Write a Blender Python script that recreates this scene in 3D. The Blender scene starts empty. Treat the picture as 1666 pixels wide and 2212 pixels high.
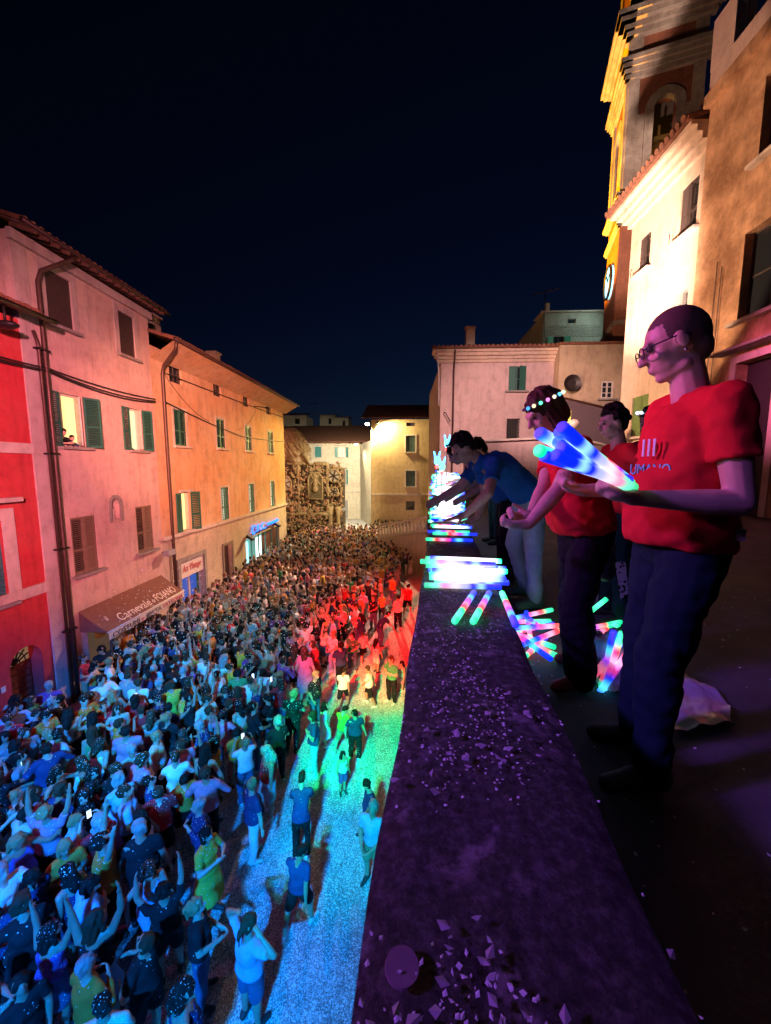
import bpy, bmesh, math, random
import numpy as np
from mathutils import Vector, Matrix, noise
R = math.radians
rng = random.Random(7)
SC = bpy.context.scene
COL = SC.collection

# ------------------------------------------------------------------ camera
FPX = 830.0                       # focal length in units of a 1666 px wide picture
PITCH = math.atan(96/FPX); YAW = R(2.54)
CAM = Vector((0, 0, 7.8))         # 7.8 m above the street, 1.2 m above the terrace
cd = bpy.data.cameras.new('camera'); cam = bpy.data.objects.new('camera', cd); COL.objects.link(cam)
cam.location = CAM; cam.rotation_euler = (R(90)-PITCH, 0, YAW)
cd.sensor_fit = 'HORIZONTAL'; cd.sensor_width = 36; cd.lens = 36*FPX/1666
cd.clip_start = 0.05; cd.clip_end = 2000
SC.camera = cam
_F = Vector((-math.sin(YAW), math.cos(YAW), 0)); _Rt = Vector((math.cos(YAW), math.sin(YAW), 0)); _U = Vector((0, 0, 1))
def ray(x, y):
    u = (x-833)/FPX; v = (y-1106)/FPX
    return _F*(math.cos(PITCH)-v*math.sin(PITCH)) + _Rt*u - _U*(math.sin(PITCH)+v*math.cos(PITCH))
def onZ(x, y, z): d = ray(x, y); return CAM + d*((z-CAM.z)/d.z)
def onY(x, y, Y): d = ray(x, y); return CAM + d*(Y/d.y)
def onX(x, y, X): d = ray(x, y); return CAM + d*(X/d.x)
def project(p):
    q = Vector(p)-CAM; fw = q.dot(_F); r = q.dot(_Rt); z = q.z
    c, s = math.cos(PITCH), math.sin(PITCH)
    dep = fw*c - z*s; dn = -fw*s - z*c
    return 833+FPX*r/dep, 1106+FPX*dn/dep

# ------------------------------------------------------------------ world: clear night sky
W = bpy.data.worlds.new('World'); SC.world = W; W.use_nodes = True
wn = W.node_tree; bgn = wn.nodes['Background']
sky = wn.nodes.new('ShaderNodeTexSky'); sky.sky_type = 'NISHITA'; sky.sun_disc = False
sky.sun_elevation = R(-4.5); sky.sun_rotation = R(20); sky.altitude = 300
nt_ = wn.nodes.new('ShaderNodeMixRGB'); nt_.blend_type = 'MULTIPLY'; nt_.inputs[0].default_value = 1; nt_.inputs[2].default_value = (.25, .55, 1.5, 1)   # deep blue of a town night
wn.links.new(sky.outputs[0], nt_.inputs[1]); wn.links.new(nt_.outputs[0], bgn.inputs[0]); bgn.inputs[1].default_value = 0.085
sd = bpy.data.lights.new('moon', 'SUN'); sd.energy = 0.006; sd.angle = R(0.5); sd.color = (.75, .85, 1)
so = bpy.data.objects.new('moon', sd); COL.objects.link(so); so.rotation_euler = (R(50), 0, R(30))
SC.view_settings.view_transform = 'Standard'; SC.view_settings.look = 'None'
SC.view_settings.exposure = 0.8; SC.view_settings.gamma = 1
SC.cycles.use_denoising = True; SC.cycles.max_bounces = 6; SC.cycles.diffuse_bounces = 3
SC.cycles.sample_clamp_indirect = 4; SC.cycles.caustics_reflective = False; SC.cycles.caustics_refractive = False

# ------------------------------------------------------------------ the festival's coloured spotlights
def spot(name, loc, at, col, watts, size, blend=.5, r=.15):
    l = bpy.data.lights.new(name, 'SPOT'); l.energy = watts; l.color = col
    l.spot_size = R(size); l.spot_blend = blend; l.shadow_soft_size = r
    o = bpy.data.objects.new(name, l); COL.objects.link(o); o.location = loc
    o.rotation_euler = (Vector(at)-Vector(loc)).to_track_quat('-Z', 'Y').to_euler()
    return o
# moving heads on a truss over the street, behind the camera
spot('stage_spot_blue', (-2.2, -7, 12.0), (-5.4, 5.8, 0), (.0, .20, 1), 14500, 36, .6)
spot('stage_spot_blue_wide', (-3.2, -7, 12.5), (-8.6, 7.8, 0), (.0, .19, 1), 14000, 30, .7)
spot('stage_spot_azure', (-1.6, -7, 12.0), (-1.5, 4.8, 0), (.0, .30, 1), 5600, 19, .5)
spot('stage_spot_cyan', (-2.4, -6, 12.4), (-1.1, 8.2, 0), (.0, .75, .95), 9000, 13, .8)
spot('stage_spot_green', (-3.0, -5, 12.8), (-1.3, 10.9, 0), (.0, 1, .30), 26000, 13, .7)
spot('stage_spot_red', (-4.0, -4, 13.2), (-.2, 17.2, 0), (1, .008, .014), 60000, 19, .8)
spot('stage_spot_teal', (-3.0, -6, 13.2), (-6.5, 13.4, 0), (.02, .70, .85), 7000, 25, .9)
spot('stage_spot_magenta', (-9.8, 2, 13), (-6.5, 9, 0), (1, .05, .55), 220, 60, .9)
spot('stage_spot_mix', (2.6, 30, 17), (-6.5, 18.8, 1), (1, .48, .38), 17000, 40, .9)
# low floods on the church side wash the house fronts opposite
spot('stage_flood_crimson', (1.6, -4.5, 9.8), (-11, 8.4, 7.8), (1, .10, .27), 5600, 36, .7)
spot('stage_flood_rose', (1.6, -4.5, 10.2), (-11, 14.2, 8.6), (1, .33, .38), 12000, 40, .8)
spot('stage_flood_orange', (1.6, -4.0, 10.6), (-11, 21.5, 9.0), (1, .35, .21), 32000, 26, .9)
# violet spill over the terrace from the far side of the street
spot('stage_spot_violet', (-9.5, -1.5, 13.2), (-.1, 1.3, 7.05), (.32, .08, 1), 2700, 14, .9, .5)
spot('stage_spot_purple_face', (-8.5, 4.5, 11.5), (1.4, 1.9, 8.35), (.95, .17, .80), 2800, 15, .9, .4)
spot('stage_spot_plum', (-9, 3, 14), (9, 9.2, 10.0), (1, .17, .42), 15000, 13, .9)
spot('stage_spot_violet_wide', (-9.5, -2.5, 13.6), (2.6, 3, 6.6), (.45, .20, 1), 420, 30, .9, .9)
# ------------------------------------------------------------------ materials
MATS = {}
def base_mat(name):
    m = bpy.data.materials.new(name); m.use_nodes = True
    return m, m.node_tree.nodes, m.node_tree.links, m.node_tree.nodes['Principled BSDF']
def _noise(N, L, scale, detail=6, rough=.6, coord='Object'):
    tc = N.new('ShaderNodeTexCoord'); n = N.new('ShaderNodeTexNoise')
    n.inputs['Scale'].default_value = scale; n.inputs['Detail'].default_value = detail; n.inputs['Roughness'].default_value = rough
    L.new(tc.outputs[coord], n.inputs['Vector']); return n
def _ramp(N, L, src, stops):
    r = N.new('ShaderNodeValToRGB'); L.new(src, r.inputs[0])
    e = r.color_ramp.elements
    while len(e) < len(stops): e.new(.5)
    for k, (p, c) in zip(e, stops): k.position = p; k.color = (*c, 1) if len(c) == 3 else c
    return r
def _bump(N, L, src, b, dist, strength=.5):
    k = N.new('ShaderNodeBump'); k.inputs['Distance'].default_value = dist; k.inputs['Strength'].default_value = strength
    L.new(src, k.inputs['Height']); L.new(k.outputs[0], b.inputs['Normal'])
def mul(c, f): return tuple(min(1, x*f) for x in c)
def plain(name, col, rough=.6, metal=0, var=.25, scale=9, bump=0, spec=None):
    if name in MATS: return MATS[name]
    m, N, L, b = base_mat(name)
    n = _noise(N, L, scale)
    r = _ramp(N, L, n.outputs[0], [(.25, mul(col, 1-var)), (.75, mul(col, 1+var))])
    L.new(r.outputs[0], b.inputs['Base Color'])
    b.inputs['Roughness'].default_value = rough; b.inputs['Metallic'].default_value = metal
    if spec is not None: b.inputs['Specular IOR Level'].default_value = spec
    if bump: _bump(N, L, n.outputs[0], b, bump)
    MATS[name] = m; return m
def plaster(name, col, stain, amount=.5, scale=.5, rough_bump=.012, grain=14):
    if name in MATS: return MATS[name]
    m, N, L, b = base_mat(name)
    n1 = _noise(N, L, scale, 9, .68); n2 = _noise(N, L, grain, 6, .65); n3 = _noise(N, L, scale*4.2, 8, .7)
    r = _ramp(N, L, n1.outputs[0], [(.38, (0, 0, 0)), (.62, (amount,)*3)])
    mx = N.new('ShaderNodeMixRGB'); mx.inputs[1].default_value = (*col, 1); mx.inputs[2].default_value = (*stain, 1)
    L.new(r.outputs[0], mx.inputs[0])
    r3 = _ramp(N, L, n3.outputs[0], [(.3, (.68,)*3), (.5, (1, 1, 1)), (.72, (1.12,)*3)])
    m2 = N.new('ShaderNodeMixRGB'); m2.blend_type = 'MULTIPLY'; m2.inputs[0].default_value = .75
    L.new(mx.outputs[0], m2.inputs[1]); L.new(r3.outputs[0], m2.inputs[2]); L.new(m2.outputs[0], b.inputs['Base Color'])
    tc = N.new('ShaderNodeTexCoord'); mp = N.new('ShaderNodeMapping'); mp.inputs['Scale'].default_value = (1, 1, .16); L.new(tc.outputs['Object'], mp.inputs[0])
    n4 = N.new('ShaderNodeTexNoise'); n4.inputs['Scale'].default_value = 3.4; n4.inputs['Detail'].default_value = 8; n4.inputs['Roughness'].default_value = .7; L.new(mp.outputs[0], n4.inputs['Vector'])   # rain streaks
    r4 = _ramp(N, L, n4.outputs[0], [(.33, (.62,)*3), (.5, (1, 1, 1))]); m4 = N.new('ShaderNodeMixRGB'); m4.blend_type = 'MULTIPLY'; m4.inputs[0].default_value = .6; L.new(m2.outputs[0], m4.inputs[1]); L.new(r4.outputs[0], m4.inputs[2])
    n5 = _noise(N, L, scale*1.7, 12, .8); r5 = _ramp(N, L, n5.outputs[0], [(.66, (0, 0, 0)), (.675, (1, 1, 1))]); m5 = N.new('ShaderNodeMixRGB'); m5.inputs[2].default_value = (*mul(stain, .72), 1); f5 = N.new('ShaderNodeMath'); f5.operation = 'MULTIPLY'; f5.inputs[1].default_value = .55; L.new(r5.outputs[0], f5.inputs[0]); L.new(f5.outputs[0], m5.inputs[0]); L.new(m4.outputs[0], m5.inputs[1]); L.new(m5.outputs[0], b.inputs['Base Color'])   # flaked patches
    ad = N.new('ShaderNodeMath'); ad.operation = 'ADD'; L.new(n2.outputs[0], ad.inputs[0]); L.new(n3.outputs[0], ad.inputs[1])
    _bump(N, L, ad.outputs[0], b, rough_bump, .7)
    b.inputs['Roughness'].default_value = .9; b.inputs['Specular IOR Level'].default_value = .2
    MATS[name] = m; return m
def emit(name, col, s, base=(.02, .02, .02)):
    if name in MATS: return MATS[name]
    m, N, L, b = base_mat(name)
    b.inputs['Base Color'].default_value = (*base, 1); b.inputs['Emission Color'].default_value = (*col, 1); b.inputs['Emission Strength'].default_value = s
    MATS[name] = m; return m
def glass(name, col=(.02, .025, .03)):
    if name in MATS: return MATS[name]
    m, N, L, b = base_mat(name)
    b.inputs['Base Color'].default_value = (*col, 1); b.inputs['Roughness'].default_value = .08
    n = _noise(N, L, 2.5, 2); _bump(N, L, n.outputs[0], b, .004, .3)
    MATS[name] = m; return m
def cloth(name, col, confetti=0.0, rough=.85):
    """woven cloth, optionally sprinkled with white paper confetti"""
    if name in MATS: return MATS[name]
    m, N, L, b = base_mat(name)
    n = _noise(N, L, 7, 5); n2 = _noise(N, L, 260, 2)
    r = _ramp(N, L, n.outputs[0], [(.3, mul(col, .85)), (.7, mul(col, 1.1))])
    out = r.outputs[0]
    if confetti:
        tc = N.new('ShaderNodeTexCoord'); v = N.new('ShaderNodeTexVoronoi'); v.inputs['Scale'].default_value = 52
        nz = N.new('ShaderNodeTexNoise'); nz.inputs['Scale'].default_value = 40; L.new(tc.outputs['Object'], nz.inputs['Vector']); vm = N.new('ShaderNodeVectorMath'); vm.operation = 'MULTIPLY_ADD'; vm.inputs[1].default_value = (.03, .03, .03); L.new(nz.outputs['Color'], vm.inputs[0]); L.new(tc.outputs['Object'], vm.inputs[2]); L.new(vm.outputs[0], v.inputs['Vector'])
        sp = N.new('ShaderNodeSeparateColor'); L.new(v.outputs['Color'], sp.inputs[0])
        sz = N.new('ShaderNodeMath'); sz.operation = 'MULTIPLY_ADD'; sz.inputs[1].default_value = .38; sz.inputs[2].default_value = .06; L.new(sp.outputs[1], sz.inputs[0])
        lt = N.new('ShaderNodeMath'); lt.operation = 'LESS_THAN'; L.new(v.outputs['Distance'], lt.inputs[0]); L.new(sz.outputs[0], lt.inputs[1])
        ge = N.new('ShaderNodeNewGeometry'); sx_ = N.new('ShaderNodeSeparateXYZ'); L.new(ge.outputs['Normal'], sx_.inputs[0]); up_ = N.new('ShaderNodeMapRange'); up_.inputs[1].default_value = -.35; up_.inputs[2].default_value = .55; L.new(sx_.outputs['Z'], up_.inputs[0])
        l2 = N.new('ShaderNodeMath'); l2.operation = 'LESS_THAN'; cf_ = N.new('ShaderNodeMath'); cf_.operation = 'MULTIPLY'; cf_.inputs[1].default_value = confetti; L.new(up_.outputs[0], cf_.inputs[0]); L.new(cf_.outputs[0], l2.inputs[1]); L.new(sp.outputs[0], l2.inputs[0])
        an = N.new('ShaderNodeMath'); an.operation = 'MULTIPLY'; L.new(lt.outputs[0], an.inputs[0]); L.new(l2.outputs[0], an.inputs[1])
        mx = N.new('ShaderNodeMixRGB'); mx.inputs[2].default_value = (.8, .8, .8, 1)
        L.new(an.outputs[0], mx.inputs[0]); L.new(out, mx.inputs[1]); out = mx.outputs[0]
    L.new(out, b.inputs['Base Color']); b.inputs['Roughness'].default_value = rough; b.inputs['Specular IOR Level'].default_value = .08
    _bump(N, L, n2.outputs[0], b, .0015, .5)
    MATS[name] = m; return m
def skin(name, col):
    if name in MATS: return MATS[name]
    m, N, L, b = base_mat(name)
    n = _noise(N, L, 30, 4)
    r = _ramp(N, L, n.outputs[0], [(.3, mul(col, .88)), (.7, mul(col, 1.08))])
    L.new(r.outputs[0], b.inputs['Base Color']); b.inputs['Roughness'].default_value = .5
    b.inputs['Subsurface Weight'].default_value = .0
    _bump(N, L, n.outputs[0], b, .002, .3)
    MATS[name] = m; return m
def hairmat(name, col, confetti=0.0):
    if name in MATS: return MATS[name]
    m = cloth(name, col, confetti, .55); return m

# ------------------------------------------------------------------ mesh building
OFF = {}
def V(*a): return Vector(a)
class MB:
    def __init__(s): s.v = []; s.f = []; s.mi = []
    def add(s, vs, fs, mi=0):
        o = len(s.v); s.v += [tuple(p) for p in vs]; s.f += [tuple(i+o for i in f) for f in fs]; s.mi += [mi]*len(fs)
    def quad(s, a, b, c, d, mi=0): s.add([a, b, c, d], [(0, 1, 2, 3)], mi)
    def obox(s, c, ax, ay, az, hx, hy, hz, mi=0):
        c = Vector(c); P = [c+ax*(i*hx)+ay*(j*hy)+az*(k*hz) for i in (-1, 1) for j in (-1, 1) for k in (-1, 1)]
        s.add(P, [(0, 1, 3, 2), (4, 6, 7, 5), (0, 4, 5, 1), (2, 3, 7, 6), (0, 2, 6, 4), (1, 5, 7, 3)], mi)
    def box(s, x0, x1, y0, y1, z0, z1, mi=0):
        s.obox(((x0+x1)/2, (y0+y1)/2, (z0+z1)/2), V(1, 0, 0), V(0, 1, 0), V(0, 0, 1), abs(x1-x0)/2, abs(y1-y0)/2, abs(z1-z0)/2, mi)
    def bar(s, a, b, w, h, up=V(0, 0, 1), mi=0):
        a = Vector(a); b = Vector(b); d = b-a; l = d.length; d.normalize(); x = d.cross(up); x.normalize(); u = x.cross(d)
        s.obox((a+b)/2, d, x, u, l/2, w/2, h/2, mi)
    def tube(s, path, r, n=8, cap=True, mi=0):
        path = [Vector(p) for p in path]; rr = r if isinstance(r, (list, tuple)) else [r]*len(path)
        rings = []; prev = None
        for i, p in enumerate(path):
            d = (path[min(i+1, len(path)-1)]-path[max(i-1, 0)])
            if d.length < 1e-9: d = V(0, 0, 1)
            d.normalize()
            if prev is None:
                x = d.orthogonal().normalized()
            else:
                x = prev - d*prev.dot(d); x = x.normalized() if x.length > 1e-6 else d.orthogonal().normalized()
            prev = x; y = d.cross(x)
            rings.append([p+(x*math.cos(2*math.pi*k/n)+y*math.sin(2*math.pi*k/n))*rr[i] for k in range(n)])
        vs = [q for rg in rings for q in rg]; fs = []
        for i in range(len(path)-1):
            for k in range(n): fs.append((i*n+k, i*n+(k+1) % n, (i+1)*n+(k+1) % n, (i+1)*n+k))
        if cap: fs.append(tuple(range(n))[::-1]); fs.append(tuple((len(path)-1)*n+k for k in range(n)))
        s.add(vs, fs, mi)
    def loft(s, secs, n=18, mi=0):
        """secs: (centre, xvec, yvec) elliptical rings"""
        vs = []; fs = []
        for c, x, y in secs: vs += [c+x*math.cos(2*math.pi*k/n)+y*math.sin(2*math.pi*k/n) for k in range(n)]
        for i in range(len(secs)-1):
            for k in range(n): fs.append((i*n+k, i*n+(k+1) % n, (i+1)*n+(k+1) % n, (i+1)*n+k))
        fs.append(tuple(range(n))[::-1]); fs.append(tuple((len(secs)-1)*n+k for k in range(n)))
        s.add(vs, fs, mi)
    def caps(s, p0, r0, p1, r1, n=12, mi=0):
        """tapered capsule"""
        p0 = Vector(p0); p1 = Vector(p1); d = p1-p0; l = d.length; d = d/l if l > 1e-6 else V(0, 0, 1)
        path = []; rr = []
        for a in (-85, -60, -30, 0): path.append(p0+d*(r0*math.sin(R(a)))); rr.append(r0*math.cos(R(a)))
        for a in (0, 30, 60, 85): path.append(p1+d*(r1*math.sin(R(a)))); rr.append(r1*math.cos(R(a)))
        s.tube(path, rr, n, True, mi)
    def ell(s, c, rx, ry, rz, M=None, n=14, mi=0):
        c = Vector(c); vs = []; fs = []; m = n//2
        for i in range(1, m):
            t = math.pi*i/m
            for k in range(n):
                q = V(rx*math.sin(t)*math.cos(2*math.pi*k/n), ry*math.sin(t)*math.sin(2*math.pi*k/n), rz*math.cos(t))
                vs.append(c+(M @ q if M else q))
        for i in range(m-2):
            for k in range(n): fs.append((i*n+k, (i+1)*n+k, (i+1)*n+(k+1) % n, i*n+(k+1) % n))
        q = V(0, 0, rz); vs.append(c+(M @ q if M else q)); vs.append(c-(M @ q if M else q))
        t, b = len(vs)-2, len(vs)-1
        for k in range(n): fs.append((t, k, (k+1) % n)); fs.append((b, (m-2)*n+(k+1) % n, (m-2)*n+k))
        s.add(vs, fs, mi)
    def mesh(s, name, off=V(0, 0, 0)):
        me = bpy.data.meshes.new(name); o = off
        me.from_pydata([(p[0]-o[0], p[1]-o[1], p[2]-o[2]) for p in s.v], [], s.f)
        if any(s.mi): me.polygons.foreach_set('material_index', s.mi)
        me.validate(); me.update(); return me
    def build(s, name, mat, parent=None, smooth=False, off=None):
        """link as one mesh object; vertices are given in world space"""
        o = OFF[parent.name] if parent else (off or V(0, 0, 0))
        me = s.mesh(name, o)
        for m in (mat if isinstance(mat, (list, tuple)) else [mat]): me.materials.append(m)
        if smooth:
            me.polygons.foreach_set('use_smooth', [True]*len(me.polygons))
        ob = bpy.data.objects.new(name, me); COL.objects.link(ob)
        if parent: ob.parent = parent
        else: ob.location = o
        OFF[ob.name] = o
        return ob
def tag(o, label=None, cat=None, group=None, kind=None):
    if label: o['label'] = label
    if cat: o['category'] = cat
    if group: o['group'] = group
    if kind: o['kind'] = kind
    return o
def thing(name, loc, label, cat, group=None):
    o = bpy.data.objects.new(name, None); COL.objects.link(o); o.location = loc; o.empty_display_size = .2
    OFF[o.name] = Vector(loc); return tag(o, label, cat, group)
def place(name, me, parent, M):
    """an object that shares mesh data; M is its world matrix"""
    ob = bpy.data.objects.new(name, me); COL.objects.link(ob)
    if parent:
        ob.parent = parent; ob.matrix_local = Matrix.Translation(-OFF[parent.name]) @ M
    else: ob.matrix_world = M
    OFF[ob.name] = M.translation.copy() if not parent else OFF[parent.name]
    return ob
def frame(x, y, z, p): return Matrix(((x[0], y[0], z[0], p[0]), (x[1], y[1], z[1], p[1]), (x[2], y[2], z[2], p[2]), (0, 0, 0, 1)))
TMP = bpy.data.scenes.new('workshop')          # scratch scene for evaluating modifiers, removed at the end
def _graph(ob):
    TMP.collection.objects.link(ob); vl = TMP.view_layers[0]; vl.update(); return vl.depsgraph
def evaluated(mb, mods, smooth=True):
    me = mb.mesh('tmp') if isinstance(mb, MB) else mb
    ob = bpy.data.objects.new('tmp', me)
    for t, kw in mods:
        k = ob.modifiers.new(t, t)
        for a, b in kw.items(): setattr(k, a, b)
    dg = _graph(ob)
    out = bpy.data.meshes.new_from_object(ob.evaluated_get(dg)); bpy.data.objects.remove(ob); bpy.data.meshes.remove(me)
    if smooth: out.polygons.foreach_set('use_smooth', [True]*len(out.polygons))
    return out
def blob(mb, voxel=.02, it=4, fac=.5):
    """one continuous skin over overlapping pieces"""
    return evaluated(mb, [('REMESH', dict(mode='VOXEL', voxel_size=voxel, use_smooth_shade=True)), ('SMOOTH', dict(factor=fac, iterations=it))])
def text_mesh(s, size, depth=.004, shear=0, name='lettering'):
    cu = bpy.data.curves.new('txt', 'FONT'); cu.body = s; cu.size = size; cu.extrude = depth; cu.shear = shear
    cu.align_x = 'LEFT'; cu.resolution_u = 3
    ob = bpy.data.objects.new('txt', cu)
    dg = _graph(ob); me = bpy.data.meshes.new_from_object(ob.evaluated_get(dg))
    bpy.data.objects.remove(ob); bpy.data.curves.remove(cu); me.name = name
    xs = [v.co.x for v in me.vertices]
    return me, (max(xs) if xs else 0)
# ------------------------------------------------------------------ facades
SLATS = {}
class Facade:
    """a wall from a to b (plan), seen from the normal side; pixels of the photograph are read on its plane"""
    def __init__(s, root, a, b, toward=(0, 0)):
        s.root = root; s.a = V(a[0], a[1], 0); s.t = V(b[0]-a[0], b[1]-a[1], 0); s.len = s.t.length; s.t.normalize()
        s.n = V(s.t.y, -s.t.x, 0)
        if s.n.dot(V(toward[0], toward[1], 0)-s.a) < 0: s.n = -s.n
    def loc(s, x, y):
        d = ray(x, y); k = (s.a-CAM).dot(s.n)/d.dot(s.n); p = CAM+d*k
        return (p-s.a).dot(s.t), p.z
    def pt(s, u, h, d=0): return s.a+s.t*u+s.n*d+V(0, 0, h)
    def rect(s, x0, y0, x1, y1):
        a = s.loc(x0, y0); b = s.loc(x1, y1)
        return min(a[0], b[0]), max(a[0], b[0]), min(a[1], b[1]), max(a[1], b[1])
    def wall(s, mat, u0, u1, h0, h1, holes, depth=.28, name='wall', back=.0):
        m = MB(); us = sorted({u0, u1, *[min(max(q, u0), u1) for h in holes for q in h[:2]]}); hs = sorted({h0, h1, *[min(max(q, h0), h1) for h in holes for q in h[2:4]]})
        for i in range(len(us)-1):
            for j in range(len(hs)-1):
                cu = (us[i]+us[i+1])/2; ch = (hs[j]+hs[j+1])/2
                if any(h[0] < cu < h[1] and h[2] < ch < h[3] for h in holes): continue
                m.quad(s.pt(us[i], hs[j]), s.pt(us[i+1], hs[j]), s.pt(us[i+1], hs[j+1]), s.pt(us[i], hs[j+1]))
        for a, b, c, d in [h[:4] for h in holes]:
            D = -depth
            m.quad(s.pt(a, c), s.pt(a, d), s.pt(a, d, D), s.pt(a, c, D)); m.quad(s.pt(b, c, D), s.pt(b, d, D), s.pt(b, d), s.pt(b, c))
            m.quad(s.pt(a, d), s.pt(b, d), s.pt(b, d, D), s.pt(a, d, D)); m.quad(s.pt(a, c, D), s.pt(b, c, D), s.pt(b, c), s.pt(a, c))
        if back:
            B = -back
            m.quad(s.pt(u0, h0, B), s.pt(u1, h0, B), s.pt(u1, h1, B), s.pt(u0, h1, B))
            m.quad(s.pt(u0, h0), s.pt(u0, h1), s.pt(u0, h1, B), s.pt(u0, h0, B)); m.quad(s.pt(u1, h0), s.pt(u1, h0, B), s.pt(u1, h1, B), s.pt(u1, h1))
            m.quad(s.pt(u0, h1), s.pt(u1, h1), s.pt(u1, h1, B), s.pt(u0, h1, B))
        return m.build(name, mat, s.root)
    def slab(s, name, mat, u0, u1, h0, h1, d0, d1, parent=None):
        m = MB(); m.obox(s.pt((u0+u1)/2, (h0+h1)/2, (d0+d1)/2), s.t, s.n, V(0, 0, 1), (u1-u0)/2, abs(d1-d0)/2, (h1-h0)/2)
        return m.build(name, mat, parent or s.root)
    def window(s, r, pane, framemat, mull=1, bars=0, depth=.16, sill=None, fw=.06, name='window'):
        u0, u1, h0, h1 = r; D = -depth; m = MB(); Z = V(0, 0, 1)
        def bx(a, b, c, d): m.obox(s.pt((a+b)/2, (c+d)/2, D), s.t, s.n, Z, (b-a)/2, .03, (d-c)/2)
        bx(u0, u0+fw, h0, h1); bx(u1-fw, u1, h0, h1); bx(u0+fw, u1-fw, h1-fw, h1); bx(u0+fw, u1-fw, h0, h0+fw)
        for i in range(mull):
            c = u0+(u1-u0)*(i+1)/(mull+1); bx(c-fw*.5, c+fw*.5, h0+fw, h1-fw)
        w = m.build(name, framemat, s.root)
        for i in range(bars):
            c = h0+(h1-h0)*(i+1)/(bars+1); k = MB(); k.obox(s.pt((u0+u1)/2, c, D+.004), s.t, s.n, Z, (u1-u0)/2-fw, .022, .018); k.build('glazing_bar', framemat, w)
        n = mull+1
        for i in range(n):
            a = u0+(u1-u0)*i/n; b = u0+(u1-u0)*(i+1)/n; p = MB()
            p.obox(s.pt((a+b)/2, (h0+h1)/2, D-.01), s.t, s.n, Z, (b-a)/2-fw*.5, .006, (h1-h0)/2-fw*.5); p.build('pane', pane, w)
        if sill:
            k = MB(); k.obox(s.pt((u0+u1)/2, h0-.045, .05), s.t, s.n, Z, (u1-u0)/2+.16, .13, .045); k.build('sill', sill, w)
        return w
    def surround(s, mat, r, w=.12, d=.03, bottom=False):
        u0, u1, h0, h1 = r; m = MB(); Z = V(0, 0, 1)
        def bx(a, b, c, e): m.obox(s.pt((a+b)/2, (c+e)/2, d/2), s.t, s.n, Z, (b-a)/2, d/2, (e-c)/2)
        bx(u0-w, u0, h0, h1); bx(u1, u1+w, h0, h1); bx(u0-w, u1+w, h1, h1+w)
        if bottom: bx(u0-w, u1+w, h0-w, h0)
        return m.build('window_surround', mat, s.root)
    def leaf(s, side, r, ang, mat, slats=18, d=.0, width=None, mid=True, slatmat=None):
        """one shutter leaf hinged on the side of an opening; ang 0 = closed"""
        u0, u1, h0, h1 = r; w = width or (u1-u0)/2; Z = V(0, 0, 1); a = R(ang)
        if side == 'l': hinge = s.pt(u0, 0, d); dx = s.t*math.cos(a)+s.n*math.sin(a)
        else: hinge = s.pt(u1, 0, d); dx = -s.t*math.cos(a)+s.n*math.sin(a)
        dn = dx.cross(Z); st = min(.07, w*.16); m = MB()
        def bx(x0, x1, c, e, th=.02): m.obox(hinge+dx*((x0+x1)/2)+Z*((c+e)/2), dx, dn, Z, (x1-x0)/2, th, (e-c)/2)
        g = .006
        bx(g, st, h0, h1); bx(w-st, w-g, h0, h1); bx(st, w-st, h0, h0+st*1.3); bx(st, w-st, h1-st, h1)
        if mid: hm = h0+(h1-h0)*.42; bx(st, w-st, hm-st*.5, hm+st*.5)
        if not slats: bx(st, w-st, h0+st, h1-st, .008)
        lf = m.build('shutter', mat, s.root)
        if slats:
            lw = round(w-2*st, 2); gap = (h1-h0-st*2.3)/slats; key = (lw, round(gap, 2), mat.name)
            if key not in SLATS:
                k = MB(); k.obox((0, 0, 0), V(1, 0, 0), V(0, math.cos(R(38)), math.sin(R(38))), V(0, -math.sin(R(38)), math.cos(R(38))), lw/2+.004, gap*.52, .005)
                me = k.mesh('slat'); me.materials.append(mat); SLATS[key] = me
            for i in range(slats):
                c = hinge+dx*(w/2)+Z*(h0+st*1.3+gap*(i+.5)); place('slat', SLATS[key], lf, frame(dx, dn, Z, c))
        return lf
def pipe(name, path, r, mat, parent): m = MB(); m.tube(path, r, 10); return m.build(name, mat, parent, True)
def sag(a, b, drop, n=10):
    a = Vector(a); b = Vector(b); return [a.lerp(b, i/n)-V(0, 0, drop*4*(i/n)*(1-i/n)) for i in range(n+1)]

# ------------------------------------------------------------------ palette of the place
P_PINK = plaster('plaster_pink', (.56, .38, .33), (.66, .52, .46), .8)
P_STRIP = plaster('plaster_pilaster', (.55, .46, .43), (.42, .33, .30), .6)
P_RED = plaster('plaster_red', (.52, .045, .055), (.56, .10, .09), .6)
P_ORANGE = plaster('plaster_orange', (.66, .37, .19), (.64, .48, .32), .7, .35)
P_BASE = plaster('plaster_ground_floor', (.58, .47, .36), (.45, .36, .28), .7)
P_YEL = plaster('plaster_yellow', (.60, .46, .27), (.52, .38, .22), .6)
P_PALE = plaster('plaster_pale', (.66, .60, .48), (.55, .48, .36), .5)
P_END = plaster('plaster_rose', (.60, .46, .42), (.52, .38, .35), .5)
P_BEIGE = plaster('plaster_beige', (.50, .40, .27), (.42, .33, .22), .6)
P_WHITE = plaster('plaster_cream', (.60, .48, .37), (.54, .42, .31), .5)
P_ROUGH = plaster('plaster_rough', (.68, .42, .25), (.32, .18, .10), 1.0, .9, .05, 5)
P_STONE = plaster('tower_stone', (.42, .37, .32), (.22, .17, .14), .8, .8, .03)
P_BRICK = plaster('tower_brick', (.28, .11, .07), (.20, .08, .05), .8, 1.5)
TRIM = plaster('trim_stone', (.62, .55, .48), (.5, .43, .36), .5)
SILL = plaster('sill_stone', (.34, .31, .28), (.24, .22, .2), .6, 3)
SH_GREEN = plain('shutter_green', (.025, .13, .095), .5)
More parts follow.
